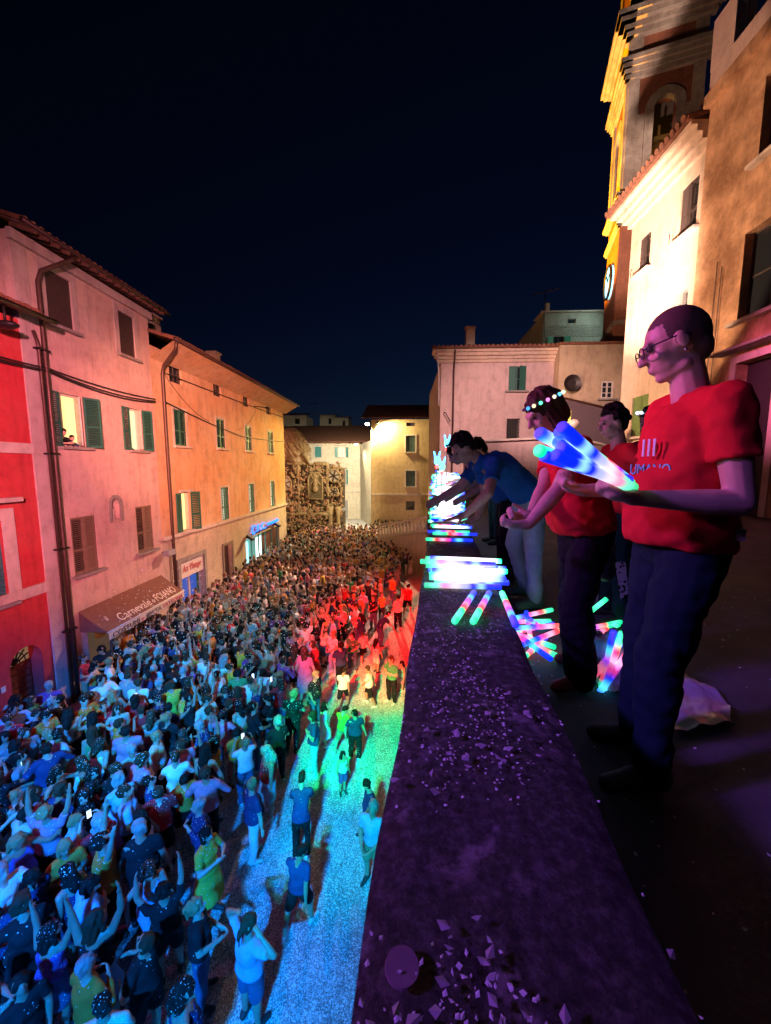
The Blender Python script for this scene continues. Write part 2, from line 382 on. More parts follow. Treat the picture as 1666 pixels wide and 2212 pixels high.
SH_BROWN = plain('shutter_brown', (.22, .15, .10), .7)
SH_DARK = plain('shutter_dark_brown', (.05, .034, .03), .6)
SH_TEAL = plain('shutter_teal', (.05, .22, .22), .5)
SH_LIME = plain('shutter_light_green', (.14, .24, .07), .6)
WFRAME = plain('window_frame_white', (.6, .57, .52), .5)
WDARK = plain('window_frame_dark', (.08, .06, .05), .6)
GLASS = glass('dark_glass')
LITROOM = emit('lit_room', (1, .72, .26), .9, (.3, .25, .15))
LITDIM = emit('lit_room_dim', (1, .80, .42), .75, (.3, .25, .15))
LITWHITE = emit('lit_room_white', (.95, .95, .70), .9, (.3, .3, .25))
PIPE = plain('copper_pipe', (.10, .055, .045), .45, .5)
CABLE = plain('black_cable', (.02, .017, .017), .6)
IRON = plain('wrought_iron', (.03, .028, .028), .5, .6)
TILE = plain('roof_tile', (.20, .085, .05), .85, 0, .5, 6, .01)
WOOD = plain('rafter_wood', (.16, .075, .05), .8, 0, .4, 12)

# ------------------------------------------------------------------ ground
def ground_mat():
    """paving buried under trodden white paper confetti"""
    m, N, L, b = base_mat('street_confetti')
    tc = N.new('ShaderNodeTexCoord')
    def vor(sc, thr):
        v = N.new('ShaderNodeTexVoronoi'); v.inputs['Scale'].default_value = sc; L.new(tc.outputs['Object'], v.inputs['Vector'])
        lt = N.new('ShaderNodeMath'); lt.operation = 'LESS_THAN'; lt.inputs[1].default_value = thr; L.new(v.outputs['Distance'], lt.inputs[0])
        sp = N.new('ShaderNodeSeparateColor'); L.new(v.outputs['Color'], sp.inputs[0]); return lt, sp, v
    l1, s1, v1 = vor(44, .55); l2, s2, v2 = vor(95, .5)
    n = _noise(N, L, .55, 8, .7); n2 = _noise(N, L, 3.5, 8, .75)
    dens = _ramp(N, L, n.outputs[0], [(.34, (.3,)*3), (.55, (1, 1, 1))])
    d2 = _ramp(N, L, n2.outputs[0], [(.30, (.4,)*3), (.55, (1, 1, 1))])
    mm = N.new('ShaderNodeMath'); mm.operation = 'MULTIPLY'; L.new(dens.outputs[0], mm.inputs[0]); L.new(d2.outputs[0], mm.inputs[1])
    def on(l, s):
        c = N.new('ShaderNodeMath'); c.operation = 'LESS_THAN'; L.new(s.outputs[0], c.inputs[0]); L.new(mm.outputs[0], c.inputs[1])
        k = N.new('ShaderNodeMath'); k.operation = 'MULTIPLY'; L.new(c.outputs[0], k.inputs[0]); L.new(l.outputs[0], k.inputs[1]); return k
    a = on(l1, s1); c = on(l2, s2); mx = N.new('ShaderNodeMath'); mx.operation = 'MAXIMUM'; L.new(a.outputs[0], mx.inputs[0]); L.new(c.outputs[0], mx.inputs[1])
    br = N.new('ShaderNodeMixRGB'); br.inputs[1].default_value = (.38, .37, .35, 1); br.inputs[2].default_value = (.86, .86, .84, 1); L.new(s1.outputs[1], br.inputs[0])
    col = N.new('ShaderNodeMixRGB'); col.inputs[1].default_value = (.21, .20, .19, 1); L.new(br.outputs[0], col.inputs[2]); L.new(mx.outputs[0], col.inputs[0])
    L.new(col.outputs[0], b.inputs['Base Color']); b.inputs['Roughness'].default_value = .85
    _bump(N, L, mx.outputs[0], b, .012, .6); return m
m = MB(); m.quad((-220, -40, 0), (220, -40, 0), (220, 300, 0), (-220, 300, 0))
tag(m.build('street', ground_mat()), kind='structure')

# raised church terrace behind its retaining wall
ZT = 6.58; ZP = 7.05
pL0 = onZ(755, 2212, ZP); pL1 = onZ(890, 1330, ZP); pR0 = onZ(1243, 1617, ZP); pR1 = onZ(1115, 1340, ZP)
dirP = ((pL1-pL0).normalized()+(pR1-pR0).normalized()).normalized()      # the parapet runs this way
nrmP = V(dirP.y, -dirP.x, 0)
P_IN = (pR0-pL0).dot(nrmP)                                             # width of the coping
def PW(along, across, z): return V(pL0.x, pL0.y, 0)+dirP*along+nrmP*across+V(0, 0, z)
PEND = 15.0
def paving():
    m_, N, L, b = base_mat('terrace_paving')
    n = _noise(N, L, 1.3, 9, .7); n2 = _noise(N, L, 22, 6, .7)
    r = _ramp(N, L, n.outputs[0], [(.3, (.05, .045, .05)), (.7, (.13, .12, .12))]); L.new(r.outputs[0], b.inputs['Base Color'])
    b.inputs['Roughness'].default_value = .8; _bump(N, L, n2.outputs[0], b, .012, .8); return m_
m = MB(); A = [PW(-6, .02, ZT), PW(PEND, .02, ZT), V(14.8, 26, ZT), V(14.8, -6, ZT)]
m.quad(*A); 
tag(m.build('terrace_floor', paving()), kind='structure')
def stone_top():
    """worn sandstone coping with lichen"""
    m_, N, L, b = base_mat('parapet_stone')
    n = _noise(N, L, 5, 10, .75); n2 = _noise(N, L, 38, 8, .75); n3 = _noise(N, L, 13, 6, .6)
    r = _ramp(N, L, n2.outputs[0], [(.32, (.008, .008, .009)), (.5, (.07, .062, .06)), (.68, (.22, .2, .19))])
    k = _ramp(N, L, n3.outputs[0], [(.54, (0, 0, 0)), (.64, (.85,)*3)])
    k2 = _ramp(N, L, n.outputs[0], [(.42, (0, 0, 0)), (.58, (1, 1, 1))])
    mu = N.new('ShaderNodeMath'); mu.operation = 'MULTIPLY'; L.new(k.outputs[0], mu.inputs[0]); L.new(k2.outputs[0], mu.inputs[1])
    mx = N.new('ShaderNodeMixRGB'); mx.inputs[2].default_value = (.42, .38, .38, 1); L.new(mu.outputs[0], mx.inputs[0]); L.new(r.outputs[0], mx.inputs[1])
    L.new(mx.outputs[0], b.inputs['Base Color']); b.inputs['Roughness'].default_value = .85
    ad = N.new('ShaderNodeMath'); ad.operation = 'ADD'; L.new(n2.outputs[0], ad.inputs[0]); L.new(n.outputs[0], ad.inputs[1])
    _bump(N, L, ad.outputs[0], b, .03, 1.0); return m_
PST = stone_top()
para = thing('parapet_wall', PW(0, 0, 0), 'low wide stone parapet edging the terrace, strewn with confetti and glowing sticks', 'wall')
m = MB(); nA, nB = 170, 14
def coping(i, j):
    al = -3+(PEND+3)*(i/nA)**1.35; ac = P_IN*j/nB; e = min(j, nB-j)
    z = ZP - (.02 if e == 0 else .006 if e == 1 else 0) + .011*noise.noise(V(al*3, ac*5, 1))+.005*noise.noise(V(al*14, ac*14, 5))
    return PW(al, ac+.012*noise.noise(V(al*2.3, j*.0, 9))*(1 if j in (0, nB) else 0), z)
grid = [[coping(i, j) for j in range(nB+1)] for i in range(nA+1)]
vs = [p for g in grid for p in g]; w_ = nB+1
m.add(vs, [(i*w_+j, i*w_+j+1, (i+1)*w_+j+1, (i+1)*w_+j) for i in range(nA) for j in range(nB)])
for j, zb in ((0, 0), (nB, ZT-.05)):
    lo = [V(grid[i][j].x, grid[i][j].y, zb) for i in range(nA+1)]; hi = [grid[i][j] for i in range(nA+1)]
    m.add(hi+lo, [(i, i+1, nA+1+i+1, nA+1+i) if j == 0 else (i, nA+1+i, nA+1+i+1, i+1) for i in range(nA)])
m.build('coping', PST, para, True)
m = MB(); m.quad(PW(PEND, 0, 0), PW(PEND, P_IN, 0), PW(PEND, P_IN, ZP-.02), PW(PEND, 0, ZP-.02)); m.build('end_face', P_BASE, para)
m = MB(); a = PW(PEND, .03, 0); m.quad(a, V(14.8, 26, 0), V(14.8, 26, ZT-.004), V(a.x, a.y, ZT-.004))
o = m.build('retaining_wall', P_BASE); tag(o, kind='structure')
# ------------------------------------------------------------------ left side of the street
XL = -11.0; Zv = V(0, 0, 1)
G = 0.0
# --- pink house with the awning shop
pk = thing('pink_house', (XL, 15, 0), 'tall pink plaster house with green open shutters and a brown awning shop', 'house')
F = Facade(pk, (XL, 0), (XL, 40))
uL = F.loc(96, 1240)[0]; uR = F.loc(349, 1140)[0]; hE = F.loc(150, 573)[1]
print('pink u', uL, uR, 'eave', hE, [F.loc(*p) for p in ((23, 491), (306, 675), (353, 1240), (152, 1326))])
W1 = F.rect(93, 576, 160.7, 718.7); W2 = F.rect(253, 668.5, 294, 778)
W3 = F.rect(124, 846, 186, 967); W4 = F.rect(277, 880, 311, 974)
W5 = F.rect(150.8, 1120, 214.5, 1227); W6 = F.rect(291.8, 1095.7, 333.5, 1184)
NI = F.rect(239, 1078, 261, 1120)
aw = F.loc(152, 1326), F.loc(353, 1240); hA = (aw[0][1]+aw[1][1])/2
SH = (uL+1.35, uR-.75, .12, hA-.35)
F.wall(P_PINK, uL, uR, 0, hE, [W1, W2, W3, W4, W5, W6, NI, SH], .3)
def boxhouse(F, u0, u1, h, back, mat, name='side_wall', h0=0):
    m = MB()
    m.quad(F.pt(u0, h0), F.pt(u0, h), F.pt(u0, h, -back), F.pt(u0, h0, -back)); m.quad(F.pt(u1, h0), F.pt(u1, h0, -back), F.pt(u1, h, -back), F.pt(u1, h))
    m.quad(F.pt(u0, h0, -back), F.pt(u0, h, -back), F.pt(u1, h, -back), F.pt(u1, h0, -back)); m.quad(F.pt(u0, h, -.35), F.pt(u1, h, -.35), F.pt(u1, h, -back), F.pt(u0, h, -back))
    return m.build(name, mat, F.root)
boxhouse(F, uL, uR, hE, 9, P_PINK)
# rooms behind the two open windows
for w, mt in ((W3, LITROOM), (W4, LITDIM)):
    wd = F.window(w, GLASS, WFRAME, 0, 0, .2, SILL)
    for ch in list(wd.children):
        if ch.name.startswith('pane'): bpy.data.objects.remove(ch)
    F.slab('lit_room', mt, w[0]-.1, w[1]+1.3, w[2]-.6, w[3]+.9, -.85, -.83)
    c = (w[1]-w[0]); k = MB(); k.obox(F.pt(w[1]-.04-c*.16, (w[2]+w[3])/2, -.02), (F.t*.55-F.n*.83).normalized(), (F.t*.83+F.n*.55).normalized(), Zv, c*.24, .02, (w[3]-w[2])/2-.05)
    k.build('casement', WFRAME, wd)
    cw = MB(); cw.obox(F.pt(w[0]+c*.55, (w[2]+w[3])/2, -.6), F.n, F.t, Zv, .2, .03, (w[3]-w[2])/2-.02); cw.build('window_post', WFRAME, wd)
for w, a1, a2 in ((W3, 177, 158), (W4, 176, 160)):
    wd_ = (w[1]-w[0])*.58
    F.leaf('l', w, a1, SH_GREEN, 24, .02, wd_); F.leaf('r', w, a2, SH_GREEN, 24, .02, wd_)
for w in (W1, W2):
    F.window(w, GLASS, WDARK, 1, 2, .2, SILL); F.leaf('l', w, 0, SH_DARK, 0, -.06); F.leaf('r', w, 0, SH_DARK, 0, -.06)
    F.surround(P_STRIP, w, .22, .025)
for w in (W5, W6):
    F.window(w, GLASS, WDARK, 1, 2, .2, SILL); F.leaf('l', w, 0, SH_BROWN, 26, -.04); F.leaf('r', w, 0, SH_BROWN, 26, -.04)
# niche with a small statue
F.slab('niche_back', P_STRIP, NI[0]-.02, NI[1]+.02, NI[2]-.02, NI[3]+.02, -.29, -.27)
def arch_band(F, u0, u1, h0, h1, w, d, mat, name, inner=True):
    m = MB(); c = (u0+u1)/2; r = (u1-u0)/2; hs = h1-r; n = 14
    out = [F.pt(u0-w, h0, d)]+[F.pt(c-(r+w)*math.cos(math.pi*k/n), hs+(r+w)*math.sin(math.pi*k/n), d) for k in range(n+1)]+[F.pt(u1+w, h0, d)]
    inn = [F.pt(u0, h0, d)]+[F.pt(c-r*math.cos(math.pi*k/n), hs+r*math.sin(math.pi*k/n), d) for k in range(n+1)]+[F.pt(u1, h0, d)]
    N_ = len(out); ba = [p-F.n*d for p in out]; bi = [p-F.n*(d+.02) for p in inn]
    m.add(out+inn+ba+bi, [(i, i+1, N_+i+1, N_+i) for i in range(N_-1)]+[(i, 2*N_+i, 2*N_+i+1, i+1) for i in range(N_-1)]+[(N_+i, N_+i+1, 3*N_+i+1, 3*N_+i) for i in range(N_-1)])
    return m.build(name, mat, F.root)
def arch_fill(F, u0, u1, h1, d, mat, name):
    """spandrels that turn a square hole into an arched one"""
    m = MB(); c = (u0+u1)/2; r = (u1-u0)/2; hs = h1-r; n = 14
    for sgn in (-1, 1):
        A_ = [F.pt(c+sgn*r*math.cos(math.pi/2*k/n), hs+r*math.sin(math.pi/2*k/n), d) for k in range(n+1)]; q = F.pt(c+sgn*r, h1+.01, d)
        B_ = [p-F.n*.25 for p in A_]
        m.add([q]+A_, [(0, k+1, k+2) for k in range(n)]); m.add(A_+B_, [(k, k+1, n+1+k+1, n+1+k) for k in range(n)])
    return m.build(name, mat, F.root)
arch_fill(F, NI[0], NI[1], NI[3], .004, P_STRIP, 'niche_arch')
arch_band(F, NI[0], NI[1], NI[2]-.1, NI[3], .14, .035, SILL, 'niche_surround')
m = MB(); c = (NI[0]+NI[1])/2; m.caps(F.pt(c, NI[2]+.02, -.15), .085, F.pt(c, NI[2]+.36, -.15), .06); m.ell(F.pt(c, NI[2]+.5, -.15), .055, .055, .07); m.caps(F.pt(c-.07, NI[2]+.36, -.13), .03, F.pt(c-.02, NI[2]+.22, -.08), .025)
m.build('statue', TRIM, pk, True)
# eaves: cornice, rafters, boarding, tiles
F.slab('cornice', P_STRIP, uL-.1, uR+.1, hE-.28, hE, .0, .14)
ov = .65
m = MB()
m.add([F.pt(uL-.3, hE+.14, ov), F.pt(uR+.5, hE+.14, ov), F.pt(uR+.5, hE+1.84, -4.5), F.pt(uL-.3, hE+1.84, -4.5),
       F.pt(uL-.3, hE+.03, ov), F.pt(uR+.5, hE+.03, ov), F.pt(uR+.5, hE+1.73, -4.5), F.pt(uL-.3, hE+1.73, -4.5)],
      [(0, 1, 2, 3), (4, 7, 6, 5), (0, 4, 5, 1), (1, 5, 6, 2), (3, 2, 6, 7), (0, 3, 7, 4)])
roof = m.build('roof', TILE, pk)
tm = MB(); tm.tube([(0, -.24, 0), (0, .24, .0)], [.075, .095], 8); TILE_ME = tm.mesh('roof_tile'); TILE_ME.materials.append(TILE)
def tile_row(F, roof, u0, u1, h, d, step=.24, slope=.12, rows=1):
    n = int((u1-u0)/step)
    for rr in range(rows):
        for i in range(n):
            c = F.pt(u0+step*(i+.5), h+rr*.14+rng.uniform(-.012, .012), d-.05-rr*.38); y = (F.n*1-Zv*.33+F.t*rng.uniform(-.05, .05)).normalized(); x = y.cross(Zv).normalized(); place('roof_tile', TILE_ME, roof, frame(x, y, x.cross(y), c))
tile_row(F, roof, uL-.3, uR+.5, hE+.17, ov-.14)
m = MB(); m.obox((0, 0, 0), V(1, 0, 0), V(0, 1, 0), Zv, .055, .37, .06); RAF = m.mesh('rafter'); RAF.materials.append(WOOD)
m = MB(); m.quad(F.pt(uL-.28, hE+.025, ov-.03), F.pt(uR+.48, hE+.025, ov-.03), F.pt(uR+.48, hE+.24, -.04), F.pt(uL-.28, hE+.24, -.04)); m.build('eave_boards', plain('eave_boards', (.40, .27, .22), .8, 0, .3, 6), roof)
n = 17
for i in range(n):
    u = uL+(uR-uL+.3)*(i+.3)/n; y = (F.n-Zv*.325).normalized(); x = F.t
    place('rafter', RAF, roof, frame(x, y, x.cross(y), F.pt(u, hE+.07, .33)))
m = MB(); m.tube([F.pt(uL-.3, hE+.06, ov+.05), F.pt(uR+.5, hE+.06, ov+.05)], .07, 8); m.build('gutter', PIPE, roof, True)
# pilaster strip and downpipes
uP = F.loc(150, 1400)[0]
F.slab('pilaster', P_STRIP, uL, uL+.42, 0, hE-.3, .0, .05)
u = uL+.62
pipe('downpipe', [F.pt(u+.9, hE+.02, ov), F.pt(u+.75, hE-.15, ov-.05), F.pt(u+.05, hE-.8, .2), F.pt(u, hE-1.1, .13), F.pt(u, 5, .13), F.pt(u, .05, .13)], .065, PIPE, pk)
pipe('downpipe', [F.pt(u-.3, hE-2.6, .11), F.pt(u-.17, hE-3, .11), F.pt(u-.17, .05, .11)], .045, PIPE, pk)
for h in (2.5, 5.2, 8.2, 11.3): F.slab('pipe_clamp', IRON, u-.3, u+.12, h, h+.05, .05, .21)
# shop front and awning
F.slab('shop_back', emit('shop_glow', (.9, .55, .35), .045, (.12, .07, .05)), SH[0]-.05, SH[1]+.05, 0, SH[3]+.1, -1.6, -1.58)
for k in range(4):
    u = SH[0]+(SH[1]-SH[0])*k/3; F.slab('shop_post', WOOD if k in (1, 2) else TRIM, u-.06, u+.06, 0, SH[3], -.2, -.08)
F.slab('shop_lintel', TRIM, SH[0]-.3, SH[1]+.3, SH[3], SH[3]+.14, .002, .06)
for k in range(5):
    F.slab('shop_display', plain('display_%d' % k, [(.5, .08, .08), (.1, .3, .5), (.5, .4, .1), (.1, .4, .25), (.4, .4, .4)][k], .8), SH[0]+.3+k*.75, SH[0]+.75+k*.75, 1.0+(k % 2)*.5, 1.9+(k % 3)*.3, -1.3, -1.1)
AWN = cloth('awning_brown', (.20, .10, .075)); VAL = cloth('awning_valance', (.62, .55, .52)); LETW = plain('awning_lettering', (.75, .62, .55), .8); LETK = plain('valance_lettering', (.03, .03, .04), .8); LETR = plain('valance_lettering_red', (.45, .03, .06), .8)
awn = thing('awning', F.pt((SH[0]+SH[1])/2, hA-.6, .5), 'brown shop awning with cream lettering over the pink house shop', 'awning')
dA, hB = 1.0, hA-.72; a0, a1 = SH[0]-.35, SH[1]+.4
FA = Facade(awn, (XL, 0), (XL, 40)); m = MB(); nn = 24
def aw_pt(u, k): return FA.pt(u, hA+(hB-hA)*k-.05*math.sin(math.pi*k), .06+dA*k)
for i in range(nn):
    for j in range(4):
        u, u2 = a0+(a1-a0)*i/nn, a0+(a1-a0)*(i+1)/nn; m.quad(aw_pt(u, j/4), aw_pt(u2, j/4), aw_pt(u2, (j+1)/4), aw_pt(u, (j+1)/4))
for u in (a0, a1): m.add([aw_pt(u, 0), aw_pt(u, .5), aw_pt(u, 1), FA.pt(u, hB, .06)], [(0, 1, 2, 3)])
m.build('canopy', AWN, awn)
m = MB()
for i in range(nn):
    u, u2 = a0+(a1-a0)*i/nn, a0+(a1-a0)*(i+1)/nn; q = .02*math.sin(i*1.7)
    m.quad(FA.pt(u, hB, .062+dA), FA.pt(u2, hB, .062+dA), FA.pt(u2, hB-.27, .07+dA+q), FA.pt(u, hB-.27, .07+dA+q))
m.build('valance', VAL, awn)
m = MB(); m.tube([FA.pt(a0-.03, hB, .05+dA), FA.pt(a1+.03, hB, .05+dA)], .028, 8); m.build('front_bar', WFRAME, awn, True)
def letters(parent, s, size, mat, p, x, y, span=None, shear=0, depth=.004):
    """flat lettering on a surface: p lower-left corner, x reading direction, y up"""
    me, w = text_mesh(s, size, depth, shear); me.materials.append(mat); k = (span/w) if span else 1
    z = x.cross(y); return place('lettering', me, parent, frame(x*k, y, z, p))
dirA = (aw_pt(a0, .2)-aw_pt(a0, .95)).normalized()
# seen from the street the wall reads towards +Y (left to right)
for s_t, sz, o_, k_, sp in (('il', .3, .40, .62, .14), ('Carnevale', .50, .75, .86, 1.78), ('di', .26, 2.60, .84, .16), ('FOIANO', .50, 2.84, .86, 1.36)):
    letters(awn, s_t, sz, LETW, aw_pt(a0+o_, k_)+V(.02, 0, .02), F.t, dirA, sp, .2)
for s_t, o_, sp, mt in (('COSTUMI', .12, 1.35, LETK), ('e', 1.58, .14, LETR), ('FESTA', 1.85, .95, LETK), ('FATTORIA', 2.92, 1.4, LETR)): letters(awn, s_t, .25, mt, FA.pt(a0+o_, hB-.23, .105+dA), F.t, Zv, sp, .0)
# cables strung along both fronts
m = MB()
for dz in (0, .12, .2):
    m.tube(sag(F.pt(uL-5, F.loc(10, 770)[1]+.1-dz, .12), F.pt(uL+.7, F.loc(90, 795)[1]-dz*.5, .16), .1), .018, 5); m.tube(sag(F.pt(uL+.7, F.loc(90, 795)[1]-dz*.5, .16), F.pt(uR, F.loc(330, 862)[1]-dz*.7, .12), .1+dz*.5), .02, 5)
m.build('cable_run', CABLE, pk)
# floodlight box on the corner of the pink house
fl = thing('floodlight', F.pt(uR-.1, F.loc(345, 1195)[1], .2), 'grey box floodlight bracketed to the corner of the pink house', 'floodlight')
m = MB(); m.obox(F.pt(uR-.1, F.loc(345, 1195)[1], .35), F.t, F.n, Zv, .25, .14, .12); m.build('housing', plain('lamp_grey', (.35, .35, .37), .5), fl); m = MB(); m.bar(F.pt(uR-.1, F.loc(345, 1195)[1], .02), F.pt(uR-.1, F.loc(345, 1195)[1], .25), .06, .06); m.build('bracket', IRON, fl)

# --- red house
rd = thing('red_house', (XL, 10, 0), 'deep red plaster house with pale string courses and an arched wooden door', 'house')
F2 = Facade(rd, (XL, 0), (XL, 40)); u0 = -2.0
hR = F.loc(40, 690)[1]
D1 = F2.rect(15, 1396, 106, 1550); D1 = (D1[0]+.0, D1[1], .12, F2.loc(75, 1388)[1])
RW = F2.rect(-40, 1130, 22, 1300)
F2.wall(P_RED, u0, uL, 0, hR, [D1, RW], .45)
boxhouse(F2, u0, uL, hR, 9, P_RED)
arch_fill(F2, D1[0], D1[1], D1[3], .004, P_RED, 'door_arch')
m = MB(); c = (D1[0]+D1[1])/2; r = (D1[1]-D1[0])/2; hs = D1[3]-r
door = F2.slab('door', plain('door_wood', (.17, .05, .035), .7, 0, .3, 10), D1[0], D1[1], .05, hs-.1, -.44, -.38)
n = 9
for k in range(n):
    h0, h1 = .1+(hs-.25)*k/n, .1+(hs-.25)*(k+1)/n
    q = MB(); q.obox(F2.pt(c, (h0+h1)/2, -.365), F2.t, F2.n, Zv, r-.08, .02, (h1-h0)/2-.018); q.build('plank', plain('door_wood', (.17, .05, .035)), door)
F2.slab('fanlight_glass', emit('fanlight_glow', (1, .55, .3), .12, (.1, .06, .05)), D1[0], D1[1], hs-.1, D1[3], -.46, -.44)
m = MB()
for k in range(1, 8):
    a = math.pi*k/8; m.bar(F2.pt(c, hs-.08, -.40), F2.pt(c-(r-.02)*math.cos(a), hs-.08+(r-.02)*math.sin(a), -.40), .03, .03, F2.n)
for rr in (.35, .7): m.tube([F2.pt(c-r*rr*math.cos(math.pi*k/12), hs-.08+r*rr*math.sin(math.pi*k/12), -.40) for k in range(13)], .016, 6)
m.build('fanlight_grille', IRON, rd)
F2.slab('string_course', TRIM, u0, uL, F2.loc(30, 975)[1]-.05, F2.loc(30, 960)[1]+.05, .0, .09)
F2.slab('string_course', TRIM, u0, uL, F2.loc(50, 1290)[1]-.05, F2.loc(50, 1280)[1]+.12, .0, .10)
F2.surround(TRIM, RW, .32, .06); F2.window(RW, GLASS, WFRAME, 1, 2, .3, SILL)
F2.slab('window_hood', TRIM, RW[0]-.4, RW[1]+.4, RW[3]+.5, RW[3]+.62, 0, .3)
for sd_ in 'lr': F2.leaf(sd_, RW, 6, SH_TEAL, 22, -.1)
F2.slab('house_number', plain('enamel_white', (.7, .7, .68), .4), F2.loc(2, 1492)[0], F2.loc(12, 1492)[0], F2.loc(6, 1497)[1], F2.loc(6, 1484)[1], .0, .02)
m = MB(); m.add([F2.pt(u0, hR+.1, .85), F2.pt(uL-.02, hR+.1, .85), F2.pt(uL-.02, hR+1.4, -4), F2.pt(u0, hR+1.4, -4), F2.pt(u0, hR, .85), F2.pt(uL-.02, hR, .85), F2.pt(uL-.02, hR+1.3, -4), F2.pt(u0, hR+1.3, -4)],
      [(0, 1, 2, 3), (4, 7, 6, 5), (0, 4, 5, 1), (1, 5, 6, 2), (0, 3, 7, 4), (3, 2, 6, 7)]); r2 = m.build('roof', TILE, rd)
m = MB(); m.tube([F2.pt(u0, hR-.02, .9), F2.pt(uL+.25, hR-.02, .9)], .08, 8); m.build('gutter', PIPE, r2, True)
tile_row(F2, r2, uL-6, uL-.02, hR+.12, .75)
# street lantern hanging from the red house eave
ln = thing('hanging_lamp', F2.pt(uL-1.1, hR-.5, .75), 'dark street lamp hanging under the red house eave', 'lamp')
m = MB(); m.ell(F2.pt(uL-1.1, hR-.55, .75), .34, .2, .1); m.tube([F2.pt(uL-1.1, hR-.5, .75), F2.pt(uL-1.1, hR-.02, .75)], .03, 6); m.build('lamp_body', IRON, ln, True)

# --- long orange house
hs_ = F.loc(349, 1164)[1]; b_ = onZ(617.5, 1087.5, hs_); a_ = (XL, uR)
og = thing('orange_house', (XL, uR+8, 0), 'long orange plaster house with a cream shop floor and a blue neon sign', 'house')
F3 = Facade(og, a_, (b_.x, b_.y)); Lo = F3.len; hO = (F3.loc(608, 879)[1]+F3.loc(330, 745)[1])/2
print('orange', b_, Lo, 'course', hs_, 'eaves', F3.loc(608, 879), F3.loc(330, 745), F3.loc(365, 780))
small = [F3.rect(*q) for q in ((364, 784, 393.8, 832.8), (460, 823, 478.7, 859.7), (524.5, 851.6, 538.5, 881), (575, 874.6, 585.7, 897.5))]
rowb = [F3.rect(*q) for q in ((374, 882.7, 404.5, 965), (466.5, 903, 487.6, 970), (529, 919, 544.7, 975.7), (578.4, 929.8, 591, 979.7))]
rowc = [F3.rect(*q) for q in ((389.7, 1064.6, 415, 1144), (476.5, 1053.8, 497, 1122.6), (536.6, 1045.8, 551.5, 1106.4), (583.8, 1040, 594.6, 1093))]
F3.wall(P_ORANGE, 0, Lo, hs_, hO, small+rowb+rowc, .25)
s1 = F3.rect(388, 1217, 439.6, 1203); sh1 = (s1[0], s1[1], .1, s1[3])
dr = F3.rect(482.7, 1180.5, 504, 1250); dr = (dr[0], dr[1], .1, F3.loc(493, 1176)[1])
n0, n1 = F3.loc(531, 1165.7), F3.loc(603, 1134); sh2 = (n0[0], n1[0], .1, min(n0[1], n1[1]))
F3.wall(P_BASE, 0, Lo, 0, hs_, [sh1, dr, sh2], .3, 'ground_floor_wall')
boxhouse(F3, 0, Lo, hO, 9, P_ORANGE)
F3.slab('string_course', TRIM, 0, Lo+.05, hs_-.12, hs_+.06, .0, .12)
for w in small: F3.window(w, GLASS, WDARK, 1, 1, .14)
for i, w in enumerate(rowb):
    F3.window(w, GLASS if i < 2 else LITDIM, WDARK, 1, 0, .2, TRIM); F3.surround(TRIM, w, .14, .02)
    for sd_ in 'lr': F3.leaf(sd_, w, 0, SH_GREEN, 20, -.05)
for i, w in enumerate(rowc):
    if i == 0:
        F3.slab('lit_room', LITROOM, w[0]-.1, w[1]+1.6, w[2]-.6, w[3]+.9, -.8, -.78)
        k = F3.window(w, GLASS, WFRAME, 0, 0, .2, TRIM)
        for ch in list(k.children):
            if ch.name.startswith('pane'): bpy.data.objects.remove(ch)
        q = MB(); cc = w[1]-w[0]; q.obox(F3.pt(w[1]-.1-cc*.12, (w[2]+w[3])/2, -.1), (F3.t*.6-F3.n*.8).normalized(), (F3.t*.8+F3.n*.6).normalized(), Zv, cc*.22, .02, (w[3]-w[2])/2-.05); q.build('casement', WFRAME, k)
        F3.leaf('l', w, 174, SH_GREEN, 20, .02, cc*.6); F3.leaf('r', w, 150, SH_GREEN, 20, .02, cc*.62); F3.slab('window_hood', TRIM, w[0]-.15, w[1]+.15, w[3]+.02, w[3]+.14, 0, .1)
    else:
        F3.window(w, LITWHITE, WDARK, 1, 0, .2); F3.surround(TRIM, w, .12, .02)
        for sd_ in 'lr': F3.leaf(sd_, w, 0, SH_GREEN, 20, -.05)
ov = 1.15
m = MB(); m.add([F3.pt(-.05, hO+.30, ov), F3.pt(Lo+.75, hO+.30, ov), F3.pt(Lo+.75, hO+2.1, -4.5), F3.pt(-.05, hO+2.1, -4.5), F3.pt(-.05, hO+.16, ov), F3.pt(Lo+.75, hO+.16, ov), F3.pt(Lo+.75, hO+1.96, -4.5), F3.pt(-.05, hO+1.96, -4.5)],
      [(0, 1, 2, 3), (4, 7, 6, 5), (0, 4, 5, 1), (1, 5, 6, 2), (0, 3, 7, 4), (3, 2, 6, 7)]); r3 = m.build('roof', TILE, og)
m = MB(); m.add([F3.pt(0, hO-.55, .004), F3.pt(Lo+.7, hO-.5, .004), F3.pt(Lo+.7, hO+.14, ov-.05), F3.pt(0, hO+.14, ov-.05)], [(0, 1, 2, 3)]); m.build('coved_soffit', P_ORANGE, og)
tile_row(F3, r3, 0, Lo+.7, hO+.32, ov-.12, .25)
m = MB(); m.tube([F3.pt(-.05, hO+.2, ov+.06), F3.pt(Lo+.75, hO+.2, ov+.06)], .08, 8); m.build('gutter', PIPE, r3, True)
for u in (3.2, 9.5): 
    m = MB(); m.obox(F3.pt(u, hO+1.7, -2), F3.t, F3.n, Zv, .3, .3, .6); m.obox(F3.pt(u, hO+2.35, -2), F3.t, F3.n, Zv, .38, .38, .06); m.build('chimney', P_BASE, r3)
pipe('downpipe', [F3.pt(.15, hO+.15, ov), F3.pt(.3, hO-.15, ov-.15), F3.pt(.55, hO-.75, .25), F3.pt(.6, hO-1.1, .12), F3.pt(.6, 4, .12), F3.pt(.6, .05, .12)], .075, PIPE, og)
